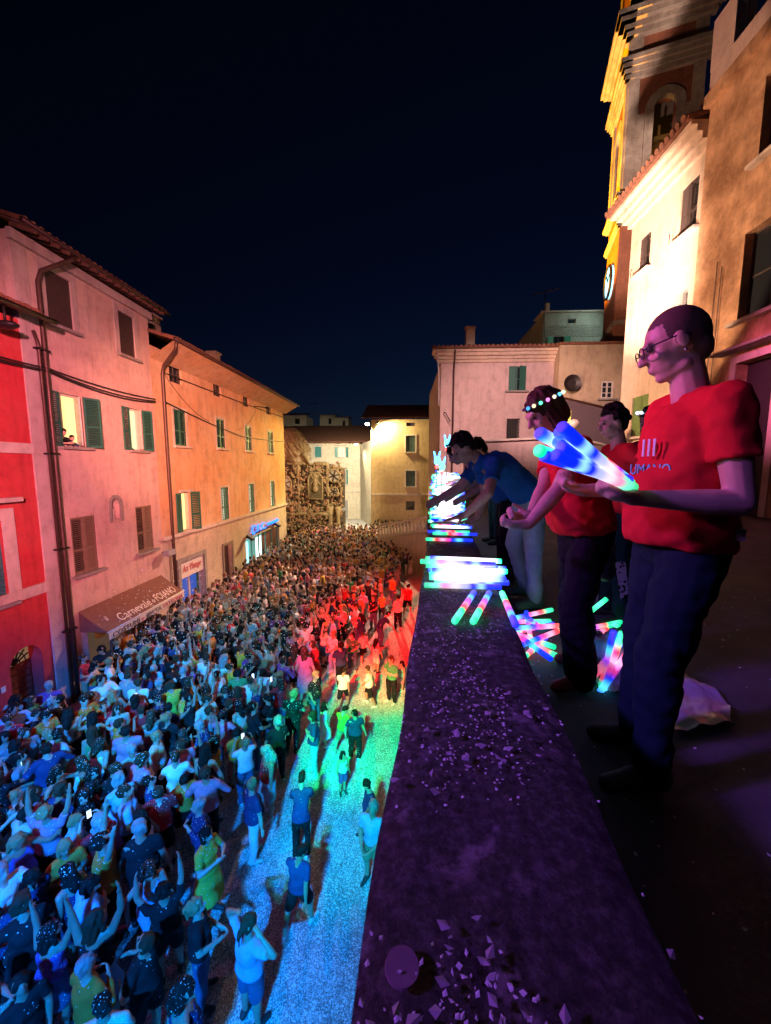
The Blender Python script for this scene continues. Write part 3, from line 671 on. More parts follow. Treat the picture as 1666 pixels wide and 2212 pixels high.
m = MB(); m.tube(sag(F3.pt(.6, F3.loc(355, 868)[1], .1), F3.pt(Lo*.5, F3.loc(480, 935)[1], .08), .08), .03, 5); m.tube(sag(F3.pt(Lo*.5, F3.loc(480, 935)[1], .08), F3.pt(Lo, F3.loc(608, 975)[1]+.9, .08), .05), .03, 5)
m.tube(sag(F3.pt(.7, hO-1.0, .08), F3.pt(Lo, hO-.9, .08), .06), .025, 5); m.tube(sag(F3.pt(.75, F3.loc(340, 800)[1], .06), F3.pt(4.6, F3.loc(430, 905)[1], .06), .35), .012, 5); m.tube(sag(F3.pt(8.2, F3.loc(500, 925)[1], .06), F3.pt(11.2, hO-1.2, .06), .3), .012, 5)
m.build('cable_run', CABLE, og)
m = MB(); p = F3.pt(F3.loc(545, 857)[0], hO-.95, .1); m.tube([p, p+F3.n*.9-Zv*.1], .03, 6); m.ell(p+F3.n*1.0-Zv*.15, .16, .42, .1, None); m.build('street_lamp_arm', IRON, og, True)
for px, py in ((547, 1165), (607, 1137)):
    u, h = F3.loc(px-15, py-4); q = MB(); q.obox(F3.pt(u, h, .3), F3.t, (F3.n-Zv*.6).normalized(), (Zv+F3.n*.6).normalized(), .2, .26, .09); q.bar(F3.pt(u, h, 0), F3.pt(u, h, .3), .05, .05); q.build('shop_floodlight', IRON, og)
# shops of the orange house
F3.slab('shop_back', emit('pharmacy_glow', (.35, .85, .75), .22, (.1, .2, .18)), sh2[0], sh2[1], 0, sh2[3], -1.6, -1.58)
for k, (a, b, mt) in enumerate(((.06, .2, 'cyan'), (.42, .56, 'white'))):
    w = sh2[1]-sh2[0]; F3.slab('lit_display', emit('display_'+mt, (.2, .9, 1) if mt == 'cyan' else (.75, 1, .95), 2.2), sh2[0]+w*a, sh2[0]+w*b, .6, sh2[3]-.4, -.5, -.45)
for k in range(6): F3.slab('shop_mullion', plain('shop_green', (.05, .12, .10), .4), sh2[0]+(sh2[1]-sh2[0])*k/5-.05, sh2[0]+(sh2[1]-sh2[0])*k/5+.05, 0, sh2[3], -.25, -.17)
F3.slab('door', plain('door_brown', (.10, .06, .045), .5), dr[0], dr[1], .1, dr[3], -.28, -.24); F3.surround(plaster('door_stone', (.3, .24, .2), (.2, .16, .14)), dr, .16, .05)
F3.surround(SILL, sh1, .22, .07); F3.slab('shop_window', emit('shop_blue', (.08, .22, 1), .25, (.02, .03, .1)), sh1[0], sh1[1], .1, sh1[3], -.5, -.48)
for k in range(3): F3.slab('shop_mullion', WFRAME, sh1[0]+(sh1[1]-sh1[0])*k/2-.05, sh1[0]+(sh1[1]-sh1[0])*k/2+.05, .1, sh1[3], -.3, -.22)
sg = thing('shop_sign', F3.pt((sh1[0]+sh1[1])/2, sh1[3]-.5, .02), 'white shop sign with red script on the orange house', 'sign')
FS = Facade(sg, a_, (b_.x, b_.y)); FS.slab('board', plain('sign_white', (.68, .62, .58), .5), sh1[0]+.03, sh1[1]-.03, sh1[3]-.85, sh1[3]-.05, -.06, -.01)
letters(sg, 'Art Vintage', .5, plain('sign_red', (.5, .03, .06), .6), FS.pt(sh1[0]+.2, sh1[3]-.55, .006), FS.t, Zv, (sh1[1]-sh1[0])-.5, .3)
ns0, ns1 = F3.loc(541, 1157), F3.loc(601, 1133); nh = (F3.loc(541, 1144)[1]+F3.loc(600, 1121)[1])/2-.3
nt = thing('neon_sign', F3.pt((ns0[0]+ns1[0])/2, nh, .1), 'glowing blue neon shop sign on the cream ground floor', 'sign')
NEON = emit('neon_blue', (.0, .13, 1), 2.4); FN = Facade(nt, a_, (b_.x, b_.y))
letters(nt, 'C', .95, NEON, FN.pt(ns0[0], nh-.1, .12), FN.t, Zv, .55, .1, .03)
letters(nt, '.F.C.', .7, NEON, FN.pt(ns0[0]+.65, nh, .12), FN.t, Zv, (ns1[0]-ns0[0])*.36, .0, .03)
letters(nt, 'comunale', .42, NEON, FN.pt(ns0[0]+.75+(ns1[0]-ns0[0])*.38, nh+.15, .12), FN.t, Zv, (ns1[0]-ns0[0])*.45, .0, .03)
m = MB(); m.bar(FN.pt(ns0[0], nh-.05, .06), FN.pt(ns1[0], nh-.05, .06), .04, .06); m.build('mounting_rail', IRON, nt)
# ------------------------------------------------------------------ far end of the street
def simple_roof(F, u0, u1, h, ov, back, rise, hip=0, th=.12):
    m = MB(); a, b, c, d = F.pt(u0-ov, h, ov), F.pt(u1+ov, h, ov), F.pt(u1+ov-hip, h+rise, -back), F.pt(u0-ov+hip, h+rise, -back); k = Zv*th
    m.add([a+k, b+k, c+k, d+k, a, b, c, d], [(0, 1, 2, 3), (4, 7, 6, 5), (0, 4, 5, 1), (1, 5, 6, 2), (0, 3, 7, 4), (3, 2, 6, 7)])
    return m.build('roof', TILE, F.root)
# --- yellow house with the floodlights on its corner
YY = 45.0
a = onY(802, 1000, YY); b = onY(985, 1000, YY)
yl = thing('yellow_house', (a.x+4, YY, 0), 'yellow four-storey house with white framed windows, lit by a corner floodlight', 'house')
F = Facade(yl, (a.x, YY), (b.x, YY)); hY = F.loc(830, 906)[1]
print('yellow', a, b, hY)
wins = [F.rect(*q) for q in ((877, 941, 897, 976.5), (932, 940, 952, 975), (877, 1017, 897, 1051), (931.6, 1017, 951, 1052))]
sm = [F.rect(*q) for q in ((877.7, 912.5, 897, 920.6), (933, 911, 948, 919), (877, 1082.5, 896, 1102), (930, 1083, 948, 1102))]
F.wall(P_YEL, 0, F.len, 0, hY, wins+sm, .2); boxhouse(F, 0, F.len, hY, 10, P_YEL)
for w in wins:
    F.window(w, GLASS, WDARK, 1, 1, .15, TRIM); F.surround(TRIM, w, .15, .05)
    for s in 'lr': F.leaf(s, w, 0, plain('shutter_far_green', (.035, .07, .06), .6), 0, -.06)
for w in sm: F.window(w, GLASS, WDARK, 0, 0, .12)
F.slab('string_course', TRIM, 0, F.len, F.loc(830, 1068)[1]-.1, F.loc(830, 1068)[1]+.1, 0, .08)
r = simple_roof(F, 0, F.len, hY, 1.0, 7, 2.6, 0); tile_row(F, r, -1, F.len+.9, hY+.16, .9, .3)
FLOOD = emit('floodlight_lamp', (1, .82, .5), 40)
def flood(p, at, label, watts, col=(1, .74, .34), size=120):
    t = thing('floodlight', p, label, 'floodlight'); d = (Vector(at)-Vector(p)).normalized(); x = d.cross(Zv).normalized(); u = x.cross(d)
    q = MB(); q.obox(Vector(p)-d*.07, d, x, u, .07, .25, .18); q.build('housing', IRON, t); q = MB(); q.obox(Vector(p)+d*.006, d, x, u, .004, .21, .14); q.build('lamp', FLOOD, t)
    q = MB(); q.bar(Vector(p)-d*.1, Vector(p)-d*.1+Zv*.45, .04, .04, x); q.build('bracket', IRON, t)
    l = spot('floodlight_beam', Vector(p)+d*.12, at, col, watts, size, .6, .15); return t
p = onY(816, 914, YY-.75); flood(p, (p.x+1.6, YY, p.z-2.3), 'floodlight under the yellow house eave washing its own wall', 3400, (1, .74, .34), 150)
p2 = onY(793.6, 916, YY-.9); flood(p2, (-4, 33, 0), 'floodlight on the corner of the yellow house aimed down at the crowd', 15000, (1, .72, .40), 70)
# --- pale house on the square behind
YP = 58.0
a = onY(640, 1000, YP); b = onY(778, 1000, YP)
pl = thing('pale_house', (a.x+4, YP, 0), 'pale cream house with green shutters closing the far end of the street', 'house')
F = Facade(pl, (a.x-4, YP), (b.x, YP)); hP = F.loc(700, 957)[1]
pw = [F.rect(*q) for q in ((680, 965, 694.6, 987.5), (731, 966, 746, 987.5), (735, 1015, 747, 1046), (740, 1081, 752, 1119))]
F.wall(P_PALE, 0, F.len, 0, hP, pw, .2); boxhouse(F, 0, F.len, hP, 12, P_PALE)
for i, w in enumerate(pw[:3]):
    F.window(w, LITDIM if i == 1 else GLASS, WFRAME, 1, 1 if i == 2 else 0, .15, TRIM); F.surround(TRIM, w, .18, .06)
    F.slab('window_hood', TRIM, w[0]-.3, w[1]+.3, w[3]+.25, w[3]+.4, 0, .2)
    if i == 0:
        for s in 'lr': F.leaf(s, w, 0, SH_TEAL, 0, -.05)
    else:
        F.leaf('r', w, 165, SH_TEAL, 0, .02); 
        if i == 1: F.leaf('l', w, 165, SH_TEAL, 0, .02)
F.slab('garage_door', plain('garage_grey', (.3, .3, .3), .5), pw[3][0], pw[3][1], 0, pw[3][3], -.2, -.15)
for py in (1047, 1062): F.slab('string_course', TRIM, 0, F.len, F.loc(700, py)[1]-.1, F.loc(700, py)[1]+.08, 0, .1)
r = simple_roof(F, 0, F.len+1.6, hP, .8, 9, 3.4, 2.0); tile_row(F, r, -.5, F.len+1.6, hP+.16, .7, .32)
# its side wing runs back towards the yellow house
w_ = onY(801.5, 1000, 50); F = Facade(pl, (b.x, YP), (w_.x, 50)); F.wall(P_PALE, 0, F.len, 0, hP-.2, [], .2, 'side_wing')
p3 = onY(769, 960, YP-.8); flood(p3, (p3.x-.5, 40, 0), 'floodlight under the pale house eave', 6000, (1, .80, .45), 70); spot('float_flood', (-.5, 33, 12.5), (-8, 43, 5.5), (1, .76, .42), 5200, 55, .8, .3); spot('corner_flood_yellow', (-2.6, 42, 12.5), (-10.6, 31, 7), (1, .66, .16), 8000, 50, .8, .3); spot('floodlight_beam_square', p2+V(-.4, -.6, 0), (-8, 56, 5), (1, .86, .62), 10000, 90, .8, .2)
# --- roofs of the upper town
for (x0, x1, yt, yb, Y, rise, lab) in ((606, 662, 897, 960, 74, .8, 'small grey attic house above the carnival float'), (692, 724, 897, 955, 80, .5, 'dim stone attic rising behind the pale house roof'), (724, 753, 902, 955, 80, .3, 'low pale attic beside the dim stone one behind the roofs')):
    a = onY(x0, 950, Y); b = onY(x1, 950, Y); t = thing('attic_house', ((a.x+b.x)/2, Y, 0), lab, 'house')
    F = Facade(t, (a.x, Y), (b.x, Y)); h = F.loc((x0+x1)/2, yt)[1]; w = F.rect(x0+(x1-x0)*.55, yt+7, x0+(x1-x0)*.75, yt+19)
    F.wall(P_PALE, 0, F.len, 0, h, [w], .2); boxhouse(F, 0, F.len, h, 6, P_PALE); F.window(w, GLASS, WDARK, 0, 0, .15); simple_roof(F, 0, F.len, h, .4, 4, rise)
for (x, y0, y1, Y) in ((679, 930, 868, 66), (829, 905, 893, 46)):
    p = onY(x, y0, Y); q = onY(x, y1, Y); t = thing('roof_antenna', p, 'thin television antenna on the %s roof' % ('pale house' if Y > 50 else 'yellow house'), 'antenna')
    m = MB(); m.tube([p-Zv*1.2, q], .03, 5); m.build('mast', IRON, t); m = MB(); m.bar(q-V(.9, 0, .3), q+V(.9, 0, -.3), .05, .05); [m.bar(q+V(k*.3, -.3, -.3), q+V(k*.3, .3, -.3), .03, .03) for k in range(-2, 3)]; m.build('crossbar', IRON, t)

# ------------------------------------------------------------------ carnival float
YF = 43.0
def fp(x, y, d=0): return onY(x, y, YF)-V(0, d, 0)
ft = thing('carnival_float', (fp(680, 1100).x, YF+2, 0), 'towering carnival float covered in papier-mache figures with a giant maned head', 'float')
FLM = plain('papier_mache_dark', (.10, .07, .05), .7, 0, .6, 3, .05); FLG = plain('papier_mache_gold', (.48, .37, .22), .6, 0, .5, 4, .03); FLP = plain('papier_mache_pale', (.55, .48, .38), .7, 0, .35, 3, .03)
FLR = plain('papier_mache_flesh', (.48, .26, .17), .7, 0, .4, 4, .03)
x0, x1 = fp(588, 1000).x, fp(735, 1000).x; zb, zt = 2.6, fp(680, 1000).z
zt = fp(680, 1002).z; ztR = fp(725, 1010).z
m = MB(); m.box(x0, fp(708, 1000).x, YF, YF+4, zb, zt); m.box(fp(708, 1000).x, x1, YF+.5, YF+3.5, zb+.6, ztR)
m.box(x0, x1, YF+.4, YF+3.6, .4, zb)
m.build('body', FLM, ft)
# crowded relief of writhing figures
rel = [MB(), MB(), MB()]
rr = random.Random(4)
for i in range(900):
    px = rr.uniform(600, 738); py = rr.uniform(1003, 1140)
    if 668 < px < 698 and 1022 < py < 1078: continue
    c = fp(px, py, .1); 
    if c.z < .8: continue
    if min(((px-a_)**2+(py-b_)**2)/(c_*c_) for a_, b_, c_ in ((722, 1028, 15), (722, 1062, 11), (617, 1044, 17), (619, 1085, 12))) < 1: continue
    k = rr.choice((0, 0, 0, 0, 1, 1, 2)); ang = rr.uniform(0, 6.28); L_ = rr.uniform(.25, .75); bend = rr.uniform(-.3, .3)
    d = V(math.cos(ang), 0, math.sin(ang)); e = V(-d.z, 0, d.x)
    dep = .5 if px > 708 else 0
    pts = [c+V(0, dep, 0)+d*(L_*(t-.5))+e*bend*(1-4*(t-.5)**2)-V(0, .12*math.sin(math.pi*t)+.05, 0) for t in (0, .33, .66, 1)]
    r0 = rr.uniform(.05, .12); rel[k].tube(pts, [r0, r0*1.1, r0*.9, r0*.5], 6)
    if rr.random() < .4: rel[rr.choice((1, 2))].ell(pts[0]-V(0, .08, 0), r0*1.5, r0*1.5, r0*1.8, None, 8)
for mb, mt in zip(rel, (FLM, FLG, FLR)): tag(mb.build('relief_figures', mt, ft, True), kind='stuff')
m = MB()
xa, xb, xc = x0, fp(708, 1000).x, x1
for (p, q, r_) in ((V(xa, YF-.1, zt), V(xb, YF-.1, zt), .22), (V(xb, YF-.1, zt), V(xb, YF-.1, zb), .18), (V(xb, YF+.4, ztR), V(xc, YF+.4, ztR), .18), (V(xc, YF+.4, ztR), V(xc, YF+.4, zb+.6), .16), (V(xa, YF-.1, zb), V(xb, YF-.1, zb), .25), (V(xb, YF+.4, zb+.6), V(xc, YF+.4, zb+.6), .18), (V(fp(645, 1000).x, YF-.15, zt), V(fp(645, 1000).x, YF-.15, zb), .2)): m.tube([p.lerp(q, k/12)+V(.06*math.sin(k*2.2), -.05, .07*math.cos(k*1.9)) for k in range(13)], [r_*(.8+.35*math.sin(k*1.3)) for k in range(13)], 8)
m.build('gilded_mouldings', FLG, ft, True)
# arched picture panel
c = fp(683, 1050, .35); wp = fp(698, 1050).x-fp(668, 1050).x; zlo, zhi = fp(683, 1077).z, fp(683, 1021).z
def arch_outline(cx, w, z0, z1, n=14, y=0): r = w/2; return [V(cx-r, y, z0)]+[V(cx-r*math.cos(math.pi*k/n), y, z1-r+r*math.sin(math.pi*k/n)) for k in range(n+1)]+[V(cx+r, y, z0)]
A_ = arch_outline(c.x, wp, zlo, zhi, 14, YF-.38); m = MB(); n = len(A_); m.add(A_+[p+V(0, .3, 0) for p in A_], [tuple(range(n))]+[(i, n+i, n+(i+1) % n, (i+1) % n) for i in range(n)]); pn = m.build('arched_panel', plain('panel_bronze', (.20, .17, .12), .5, .3, .6, 5, .03), ft)
m = MB(); m.tube(A_+[A_[0]], .12, 8); m.build('panel_frame', FLG, ft, True)
m = MB(); cz = (zlo+zhi)/2+.5; m.ell(V(c.x, YF-.42, cz+.55), .28, .12, .34); m.caps(V(c.x, YF-.4, cz+.2), .2, V(c.x, YF-.4, cz-.9), .34); 
for s in (-1, 1): m.caps(V(c.x+s*.2, YF-.4, cz+.1), .09, V(c.x+s*.55, YF-.45, cz-.35), .07); m.caps(V(c.x+s*.2, YF-.4, cz+.2), .1, V(c.x+s*.55, YF-.42, cz+1.0), .05)
m.build('panel_figure', FLG, pn, True)
# spoked wheels left and right
def wheel(cx, cz, y, r, par):
    m = MB(); m.tube([V(cx+r*math.cos(k*math.pi/12), y, cz+r*math.sin(k*math.pi/12)) for k in range(25)], .1, 8); w = m.build('wheel', FLG, par, True)
    m = MB(); m.add([V(cx+r*math.cos(k*math.pi/12), y+.05, cz+r*math.sin(k*math.pi/12)) for k in range(24)], [tuple(range(24))]); m.build('wheel_disc', plain('wheel_white', (.7, .68, .66), .5), w)  # plain white disc behind the spokes
    for k in range(6): q = MB(); q.bar(V(cx, y-.05, cz), V(cx+r*math.cos(k*math.pi/3+.3), y-.05, cz+r*math.sin(k*math.pi/3+.3)), .12, .12, V(0, 1, 0)); q.build('spoke', FLM, w)
for (px, py, rad, dep) in ((722, 1028, 13, .1), (722, 1062, 9, .1), (617, 1044, 15, .3), (619, 1085, 10, .3)):
    c = fp(px, py); wheel(c.x, c.z, YF-.42+(.35 if px > 700 else 0), rad/FPX*YF, ft)
# columns under the box
for px in (606, 632, 660, 688, 714, 731):
    c = fp(px, 1120); m = MB(); m.tube([V(c.x, YF-.05, .2), V(c.x, YF-.05, 1.2), V(c.x, YF-.05, 2.4), V(c.x, YF-.05, 3.4)], [.3, .22, .24, .4], 10); m.build('column', FLG if px % 4 else FLR, ft, True)
# the giant maned head on top
m = MB(); hc = fp(622, 962); m.ell(hc+V(0, 1.0, 0), 1.75, 1.9, 2.0); m.ell(hc+V(.9, .7, -.9), 1.1, 1.3, 1.25); m.ell(hc+V(-.8, 1.2, .3), 1.2, 1.4, 1.5)
rr = random.Random(9)
for k in range(170):
    th = rr.uniform(0, 6.28); ph = rr.uniform(-.6, 1.45); r0 = 1.7; q = hc+V(0, 1, 0)+V(math.cos(th)*math.cos(ph)*r0, math.sin(th)*math.cos(ph)*1.85, math.sin(ph)*1.95)
    dn = V(.55+rr.uniform(-.2, .2), 0, -1).normalized(); m.tube([q, q+dn*.5+V(0, -.1, 0), q+dn*1.15+V(.12, .0, 0)], [.20, .17, .05], 6)
for k in range(9): q = hc+V(1.2+.08*k, .4-.12*k, -.9); m.tube([q, q+V(.45, -.1, -.6), q+V(.75, 0, -1.25)], [.25, .18, .04], 6)
hd = bpy.data.objects.new('giant_head', blob(m, .05, 1, .3)); hd.data.materials.append(FLG); COL.objects.link(hd); hd.parent = ft; hd.location = -OFF[ft.name]; OFF[hd.name] = OFF[ft.name]
m = MB(); m.ell(fp(641, 993, -.6), 1.05, 1.1, .75); m.ell(fp(655, 988, -.4), .75, .8, .6); m.caps(fp(648, 975, -.5), .4, fp(660, 990, -.2), .3); m.ell(fp(628, 985, -.8), .8, .9, 1.0)
hb = bpy.data.objects.new('giant_hand', blob(m, .09, 3)); hb.data.materials.append(FLP); COL.objects.link(hb); hb.parent = ft; hb.location = -OFF[ft.name]

# ------------------------------------------------------------------ stone balustrade of the far ramp
bl = thing('balustrade', onY(880, 1130, 31), 'pale stone balustrade of the ramp climbing to the terrace', 'balustrade')
p0, p1 = onY(818, 1136, 33), onY(935, 1114, 26); m = MB(); m.bar(p0, p1, .22, .14); m.build('handrail', TRIM, bl)
m = MB(); m.bar(p0-Zv*.95, p1-Zv*.95, .3, .2); m.build('plinth', TRIM, bl)
bm_ = MB(); bm_.tube([(0, 0, 0), (0, 0, .15), (0, 0, .35), (0, 0, .7), (0, 0, .85)], [.09, .11, .13, .05, .09], 8); BAL = bm_.mesh('baluster'); BAL.materials.append(TRIM)
for i in range(16): place('baluster', BAL, bl, Matrix.Translation(p0.lerp(p1, (i+.5)/16)-Zv*.9))
m = MB(); q0, q1 = p0-Zv*1.0, p1-Zv*1.0; m.add([q0, q1, V(q1.x, q1.y, 0), V(q0.x, q0.y, 0), q0+V(2.6, .9, 0), q1+V(2.6, .9, 0), V(q1.x+2.6, q1.y+.9, 0), V(q0.x+2.6, q0.y+.9, 0)], [(0, 1, 2, 3), (0, 4, 5, 1), (4, 7, 6, 5)]); m.build('ramp_wall', P_BASE, bl)
# ------------------------------------------------------------------ houses round the terrace
# --- rose house at the end of the terrace
YE = 24.0
a = onY(951, 900, YE); b = onY(1223, 900, YE)
en = thing('rose_house', ((a.x+b.x)/2, YE, 0), 'rose plaster house with a moulded cornice and one dark green window', 'house')
F = Facade(en, (a.x, YE), (b.x, YE)); hE = F.loc(1080, 783)[1]
w1 = F.rect(1100, 791, 1135.6, 844); w2 = F.rect(1095.5, 905, 1120, 949.6)
F.wall(P_END, 0, F.len, 0, hE, [w1, w2], .22); boxhouse(F, 0, F.len, hE, 10, P_END)
F.window(w1, GLASS, SH_GREEN, 1, 1, .16, SILL)
F.leaf('l', w1, 0, SH_GREEN, 0, -.05, (w1[1]-w1[0])*.42); F.leaf('r', w1, 22, SH_GREEN, 0, -.03, (w1[1]-w1[0])*.45)
F.window(w2, GLASS, WDARK, 0, 0, .18); m = MB()
for k in range(6): u = w2[0]+(w2[1]-w2[0])*k/5; m.tube([F.pt(u, w2[2]-.03, .04), F.pt(u, w2[3]+.03, .04)], .014, 6)
for k in range(7): h = w2[2]+(w2[3]-w2[2])*k/6; m.tube([F.pt(w2[0]-.03, h, .045), F.pt(w2[1]+.03, h, .045)], .014, 6)
m.build('window_grille', IRON, en)
hT = F.loc(1080, 758)[1]
for k, (d, f0, f1) in enumerate(((.12, .0, .25), (.24, .25, .5), (.40, .5, .78), (.52, .78, 1.0))): F.slab('cornice', P_WHITE, -d, F.len+d, hE+(hT-hE)*f0+.001, hE+(hT-hE)*f1, -.3, d)
r = simple_roof(F, 0, F.len, hT+.004, .62, 6, 1.5, 1.0); tile_row(F, r, -.6, F.len+.6, hT+.16, .54, .26)
m = MB(); c0 = F.rect(1016, 756, 1034, 718); m.obox(F.pt((c0[0]+c0[1])/2, hT+.9, -1.6), F.t, F.n, Zv, .27, .22, .9); m.obox(F.pt((c0[0]+c0[1])/2, hT+1.85, -1.6), F.t, F.n, Zv, .33, .28, .06); m.build('chimney', P_BASE, r)
u = F.loc(979, 850)[0]; pipe('downpipe', [F.pt(u, hT-.05, .56), F.pt(u, hE-.1, .3), F.pt(u, hE-.5, .09), F.pt(u, 6.6, .09)], .06, PIPE, en)
m = MB(); q = F.pt(u-.55, F.loc(970, 895)[1], .0); m.tube([q, q+V(0, -.3, .1), q+V(.1, -.5, .0), q+V(.35, -.5, -.5)], .03, 6); m.build('wall_bracket', IRON, en, True)
pipe('corner_pipe', [F.pt(-.25, hT-.1, .4), F.pt(-.12, hE-.6, .12), F.pt(-.1, hE-2.5, .1)], .05, WFRAME, en)
# --- beige house behind
YB = 22.4
a = onY(1215, 900, YB); b = onY(1362, 900, YB)
bg_ = thing('beige_house', ((a.x+b.x)/2, YB, 0), 'plain beige house with a small white window and a round satellite dish', 'house')
F = Facade(bg_, (a.x, YB+.8), (b.x, YB+.8)); hB = F.loc(1290, 744)[1]; w = F.rect(1300, 823, 1324, 861)
F.wall(P_BEIGE, 0, F.len+2.5, 0, hB, [w], .18); boxhouse(F, 0, F.len+2.5, hB, 1.6, P_BEIGE)
F.window(w, GLASS, WFRAME, 1, 2, .06, SILL, .09); F.slab('coping', TILE, -.1, F.len+2.6, hB, hB+.12, -1.6, .15)
m = MB(); c = F.loc(1232, 830); rd_ = .48; m.add([F.pt(c[0]+rd_*math.cos(k*math.pi/12), c[1]+rd_*math.sin(k*math.pi/12), .32) for k in range(24)]+[F.pt(c[0]+rd_*.5*math.cos(k*math.pi/12), c[1]+rd_*.5*math.sin(k*math.pi/12), .2) for k in range(24)], [(k, (k+1) % 24, 24+(k+1) % 24, 24+k) for k in range(24)]+[tuple(range(24, 48))])
m.tube([F.pt(c[0], c[1], .2), F.pt(c[0], c[1], 0)], .04, 6); m.build('satellite_dish', plain('dish_brown', (.02, .015, .013), .5), bg_)
# a lean-to roof and a garden wall in front of it
lt = thing('lean_to', onY(1290, 920, 20), 'dark lean-to with a sloping roof and a small glowing window', 'shed')
FL = Facade(lt, (onY(1221, 900, 20).x, 20), (onY(1400, 900, 20).x, 20)); z = [FL.loc(*q) for q in ((1222, 862), (1304, 882), (1395, 904))]
m = MB(); yb = 22.2
m.add([FL.pt(z[0][0], z[0][1]), FL.pt(z[2][0], z[2][1]), FL.pt(z[2][0], ZT), FL.pt(z[0][0], ZT)], [(0, 1, 2, 3)])
m.build('wall', plain('lean_to_dark', (.07, .045, .055), .8), lt)
m = MB(); m.add([FL.pt(z[0][0]-.1, z[0][1]+.05, .25), FL.pt(z[2][0], z[2][1]+.05, .25), FL.pt(z[2][0], z[2][1]+.25, -2), FL.pt(z[0][0]-.1, z[0][1]+.25, -2)], [(0, 1, 2, 3)]); m.build('roof', TILE, lt)
w = FL.rect(1221, 888, 1232, 920); FL.slab('window', emit('small_lit_window', (1, .62, .12), 1.3), w[0], w[1], w[2], w[3], .0, .03)
m = MB()
for k in range(3): u = w[0]+(w[1]-w[0])*k/2; m.bar(FL.pt(u, w[2], .05), FL.pt(u, w[3], .05), .03, .03)
for k in range(7): h = w[2]+(w[3]-w[2])*k/6; m.bar(FL.pt(w[0], h, .05), FL.pt(w[1], h, .05), .03, .03)
m.build('window_grille', plain('grille_brass', (.3, .2, .06), .5), lt)
gw = thing('garden_wall', onY(1150, 960, 15), 'plain plaster garden wall with a sloping coping behind the vendors', 'wall')
pts = [(1005, 962), (1030, 955), (1120, 951), (1200, 947), (1285, 958), (1345, 975)]
m = MB(); g = [onY(x, y, 15.5) for x, y in pts]
for i in range(len(g)-1):
    A, B = g[i], g[i+1]; m.quad(A, B, V(B.x, B.y, ZT-.02), V(A.x, A.y, ZT-.02)); m.quad(A+V(0, .35, 0), B+V(0, .35, 0), V(B.x, B.y+.35, ZT-.02), V(A.x, A.y+.35, ZT-.02))
m.quad(g[0], V(g[0].x, g[0].y, ZT), V(g[0].x, g[0].y+.35, ZT), g[0]+V(0, .35, 0)); m.build('wall_face', P_END, gw)
m = MB()
for i in range(len(g)-1): m.bar(g[i]+V(0, .17, .04), g[i+1]+V(0, .17, .04), .5, .08)
m.build('coping', TRIM, gw)
gl = thing('wall_lamp', onY(1240, 917, 15.2), 'pale globe lamp on a bracket above the garden wall', 'lamp')
c = onY(1240, 917, 15.2); m = MB(); m.ell(c, .2, .2, .2); m.build('globe', plain('lamp_glass', (.42, .36, .32), .25), gl, True); m = MB(); m.tube([c-V(0, 0, .18), c-V(.08, -.05, .35), c-V(.05, -.15, .45)], .035, 6); m.build('bracket', IRON, gl, True)
# --- stone house with a roof terrace, farther up
YS = 38.0
a = onY(1174, 700, YS); b = onY(1325, 700, YS); st = thing('stone_house', ((a.x+b.x)/2, YS, 0), 'rough stone house with green shutters and an amber lit roof terrace', 'house')
F = Facade(st, (a.x, YS), (b.x, YS)); hS = F.loc(1240, 676)[1]; w = F.rect(1227, 688.6, 1244, 698); g2 = F.rect(1196, 727, 1218, 748)
P_RUB = plaster('rubble_plaster', (.42, .42, .38), (.32, .31, .27), .7, .6, .03)
F.wall(P_RUB, 0, F.len, 0, hS, [w, g2], .2); boxhouse(F, 0, F.len, hS, 8, P_RUB); F.window(w, GLASS, WDARK, 0, 0, .15); F.window(g2, GLASS, WDARK, 1, 0, .15)
for s in 'lr': F.leaf(s, g2, 172, plain('shutter_sea_green', (.03, .25, .16), .5), 0, .03, (g2[1]-g2[0])*.6)
sm_ = MB(); sm_.ell((0, 0, 0), .5, .5, .5, None, 8); STO = sm_.mesh('stone'); STO.materials.append(P_RUB)
z0, z1 = F.loc(1240, 728)[1], F.loc(1240, 702)[1]; rr = random.Random(3); nrow = 8
for j in range(nrow):
    n = 17
    for i in range(n):
        u = F.len*(i+.5+(j % 2)*.5)/n
        if u > F.len-.3 or g2[0]-.75 < u < g2[1]+.75 and z0+(z1-z0)*(j+.5)/nrow < g2[3]+.1: continue
        place('stone', STO, st, Matrix.Translation(F.pt(u, z0+(z1-z0)*(j+.5)/nrow, .0)) @ Matrix.Diagonal((F.len/n*rr.uniform(.8, .98), .16, (z1-z0)/nrow*rr.uniform(.75, .95), 1)))
hS2 = F.loc(1240, 652)[1]; F.slab('roof_terrace_parapet', P_ROUGH, .4, F.len, hS+.1, hS2, -2.2, -1.9); F.slab('ledge', TRIM, -.3, F.len, hS, hS+.12, -1.9, .35)
F.slab('parapet_post', TRIM, .25, .55, hS+.12, hS2, -.4, -.1)
bulb = MB(); bulb.ell((0, 0, 0), .09, .09, .09, None, 8); BULB = bulb.mesh('bulb'); BULB.materials.append(emit('warm_bulb', (1, .55, .12), 14))
for k in range(6):
    q = F.pt(1.2+k*.85, hS+.42+.1*(k % 2), -1.5); o = place('bulb', BULB, st, Matrix.Translation(q)); k2 = MB(); k2.tube([V(q.x, q.y, hS+.1), q], .02, 5); k2.build('bulb_stem', IRON, st)
spot('terrace_lamps_amber', F.pt(3.4, hS+.5, -.9), F.pt(3.2, hS+.9, -2), (1, .5, .12), 90, 160, .8, .3); spot('stone_house_lamp', F.pt(4.5, hS-.4, 3.2), F.pt(3, hS-2.2, 0), (.75, 1, .85), 170, 120, .9, .3)
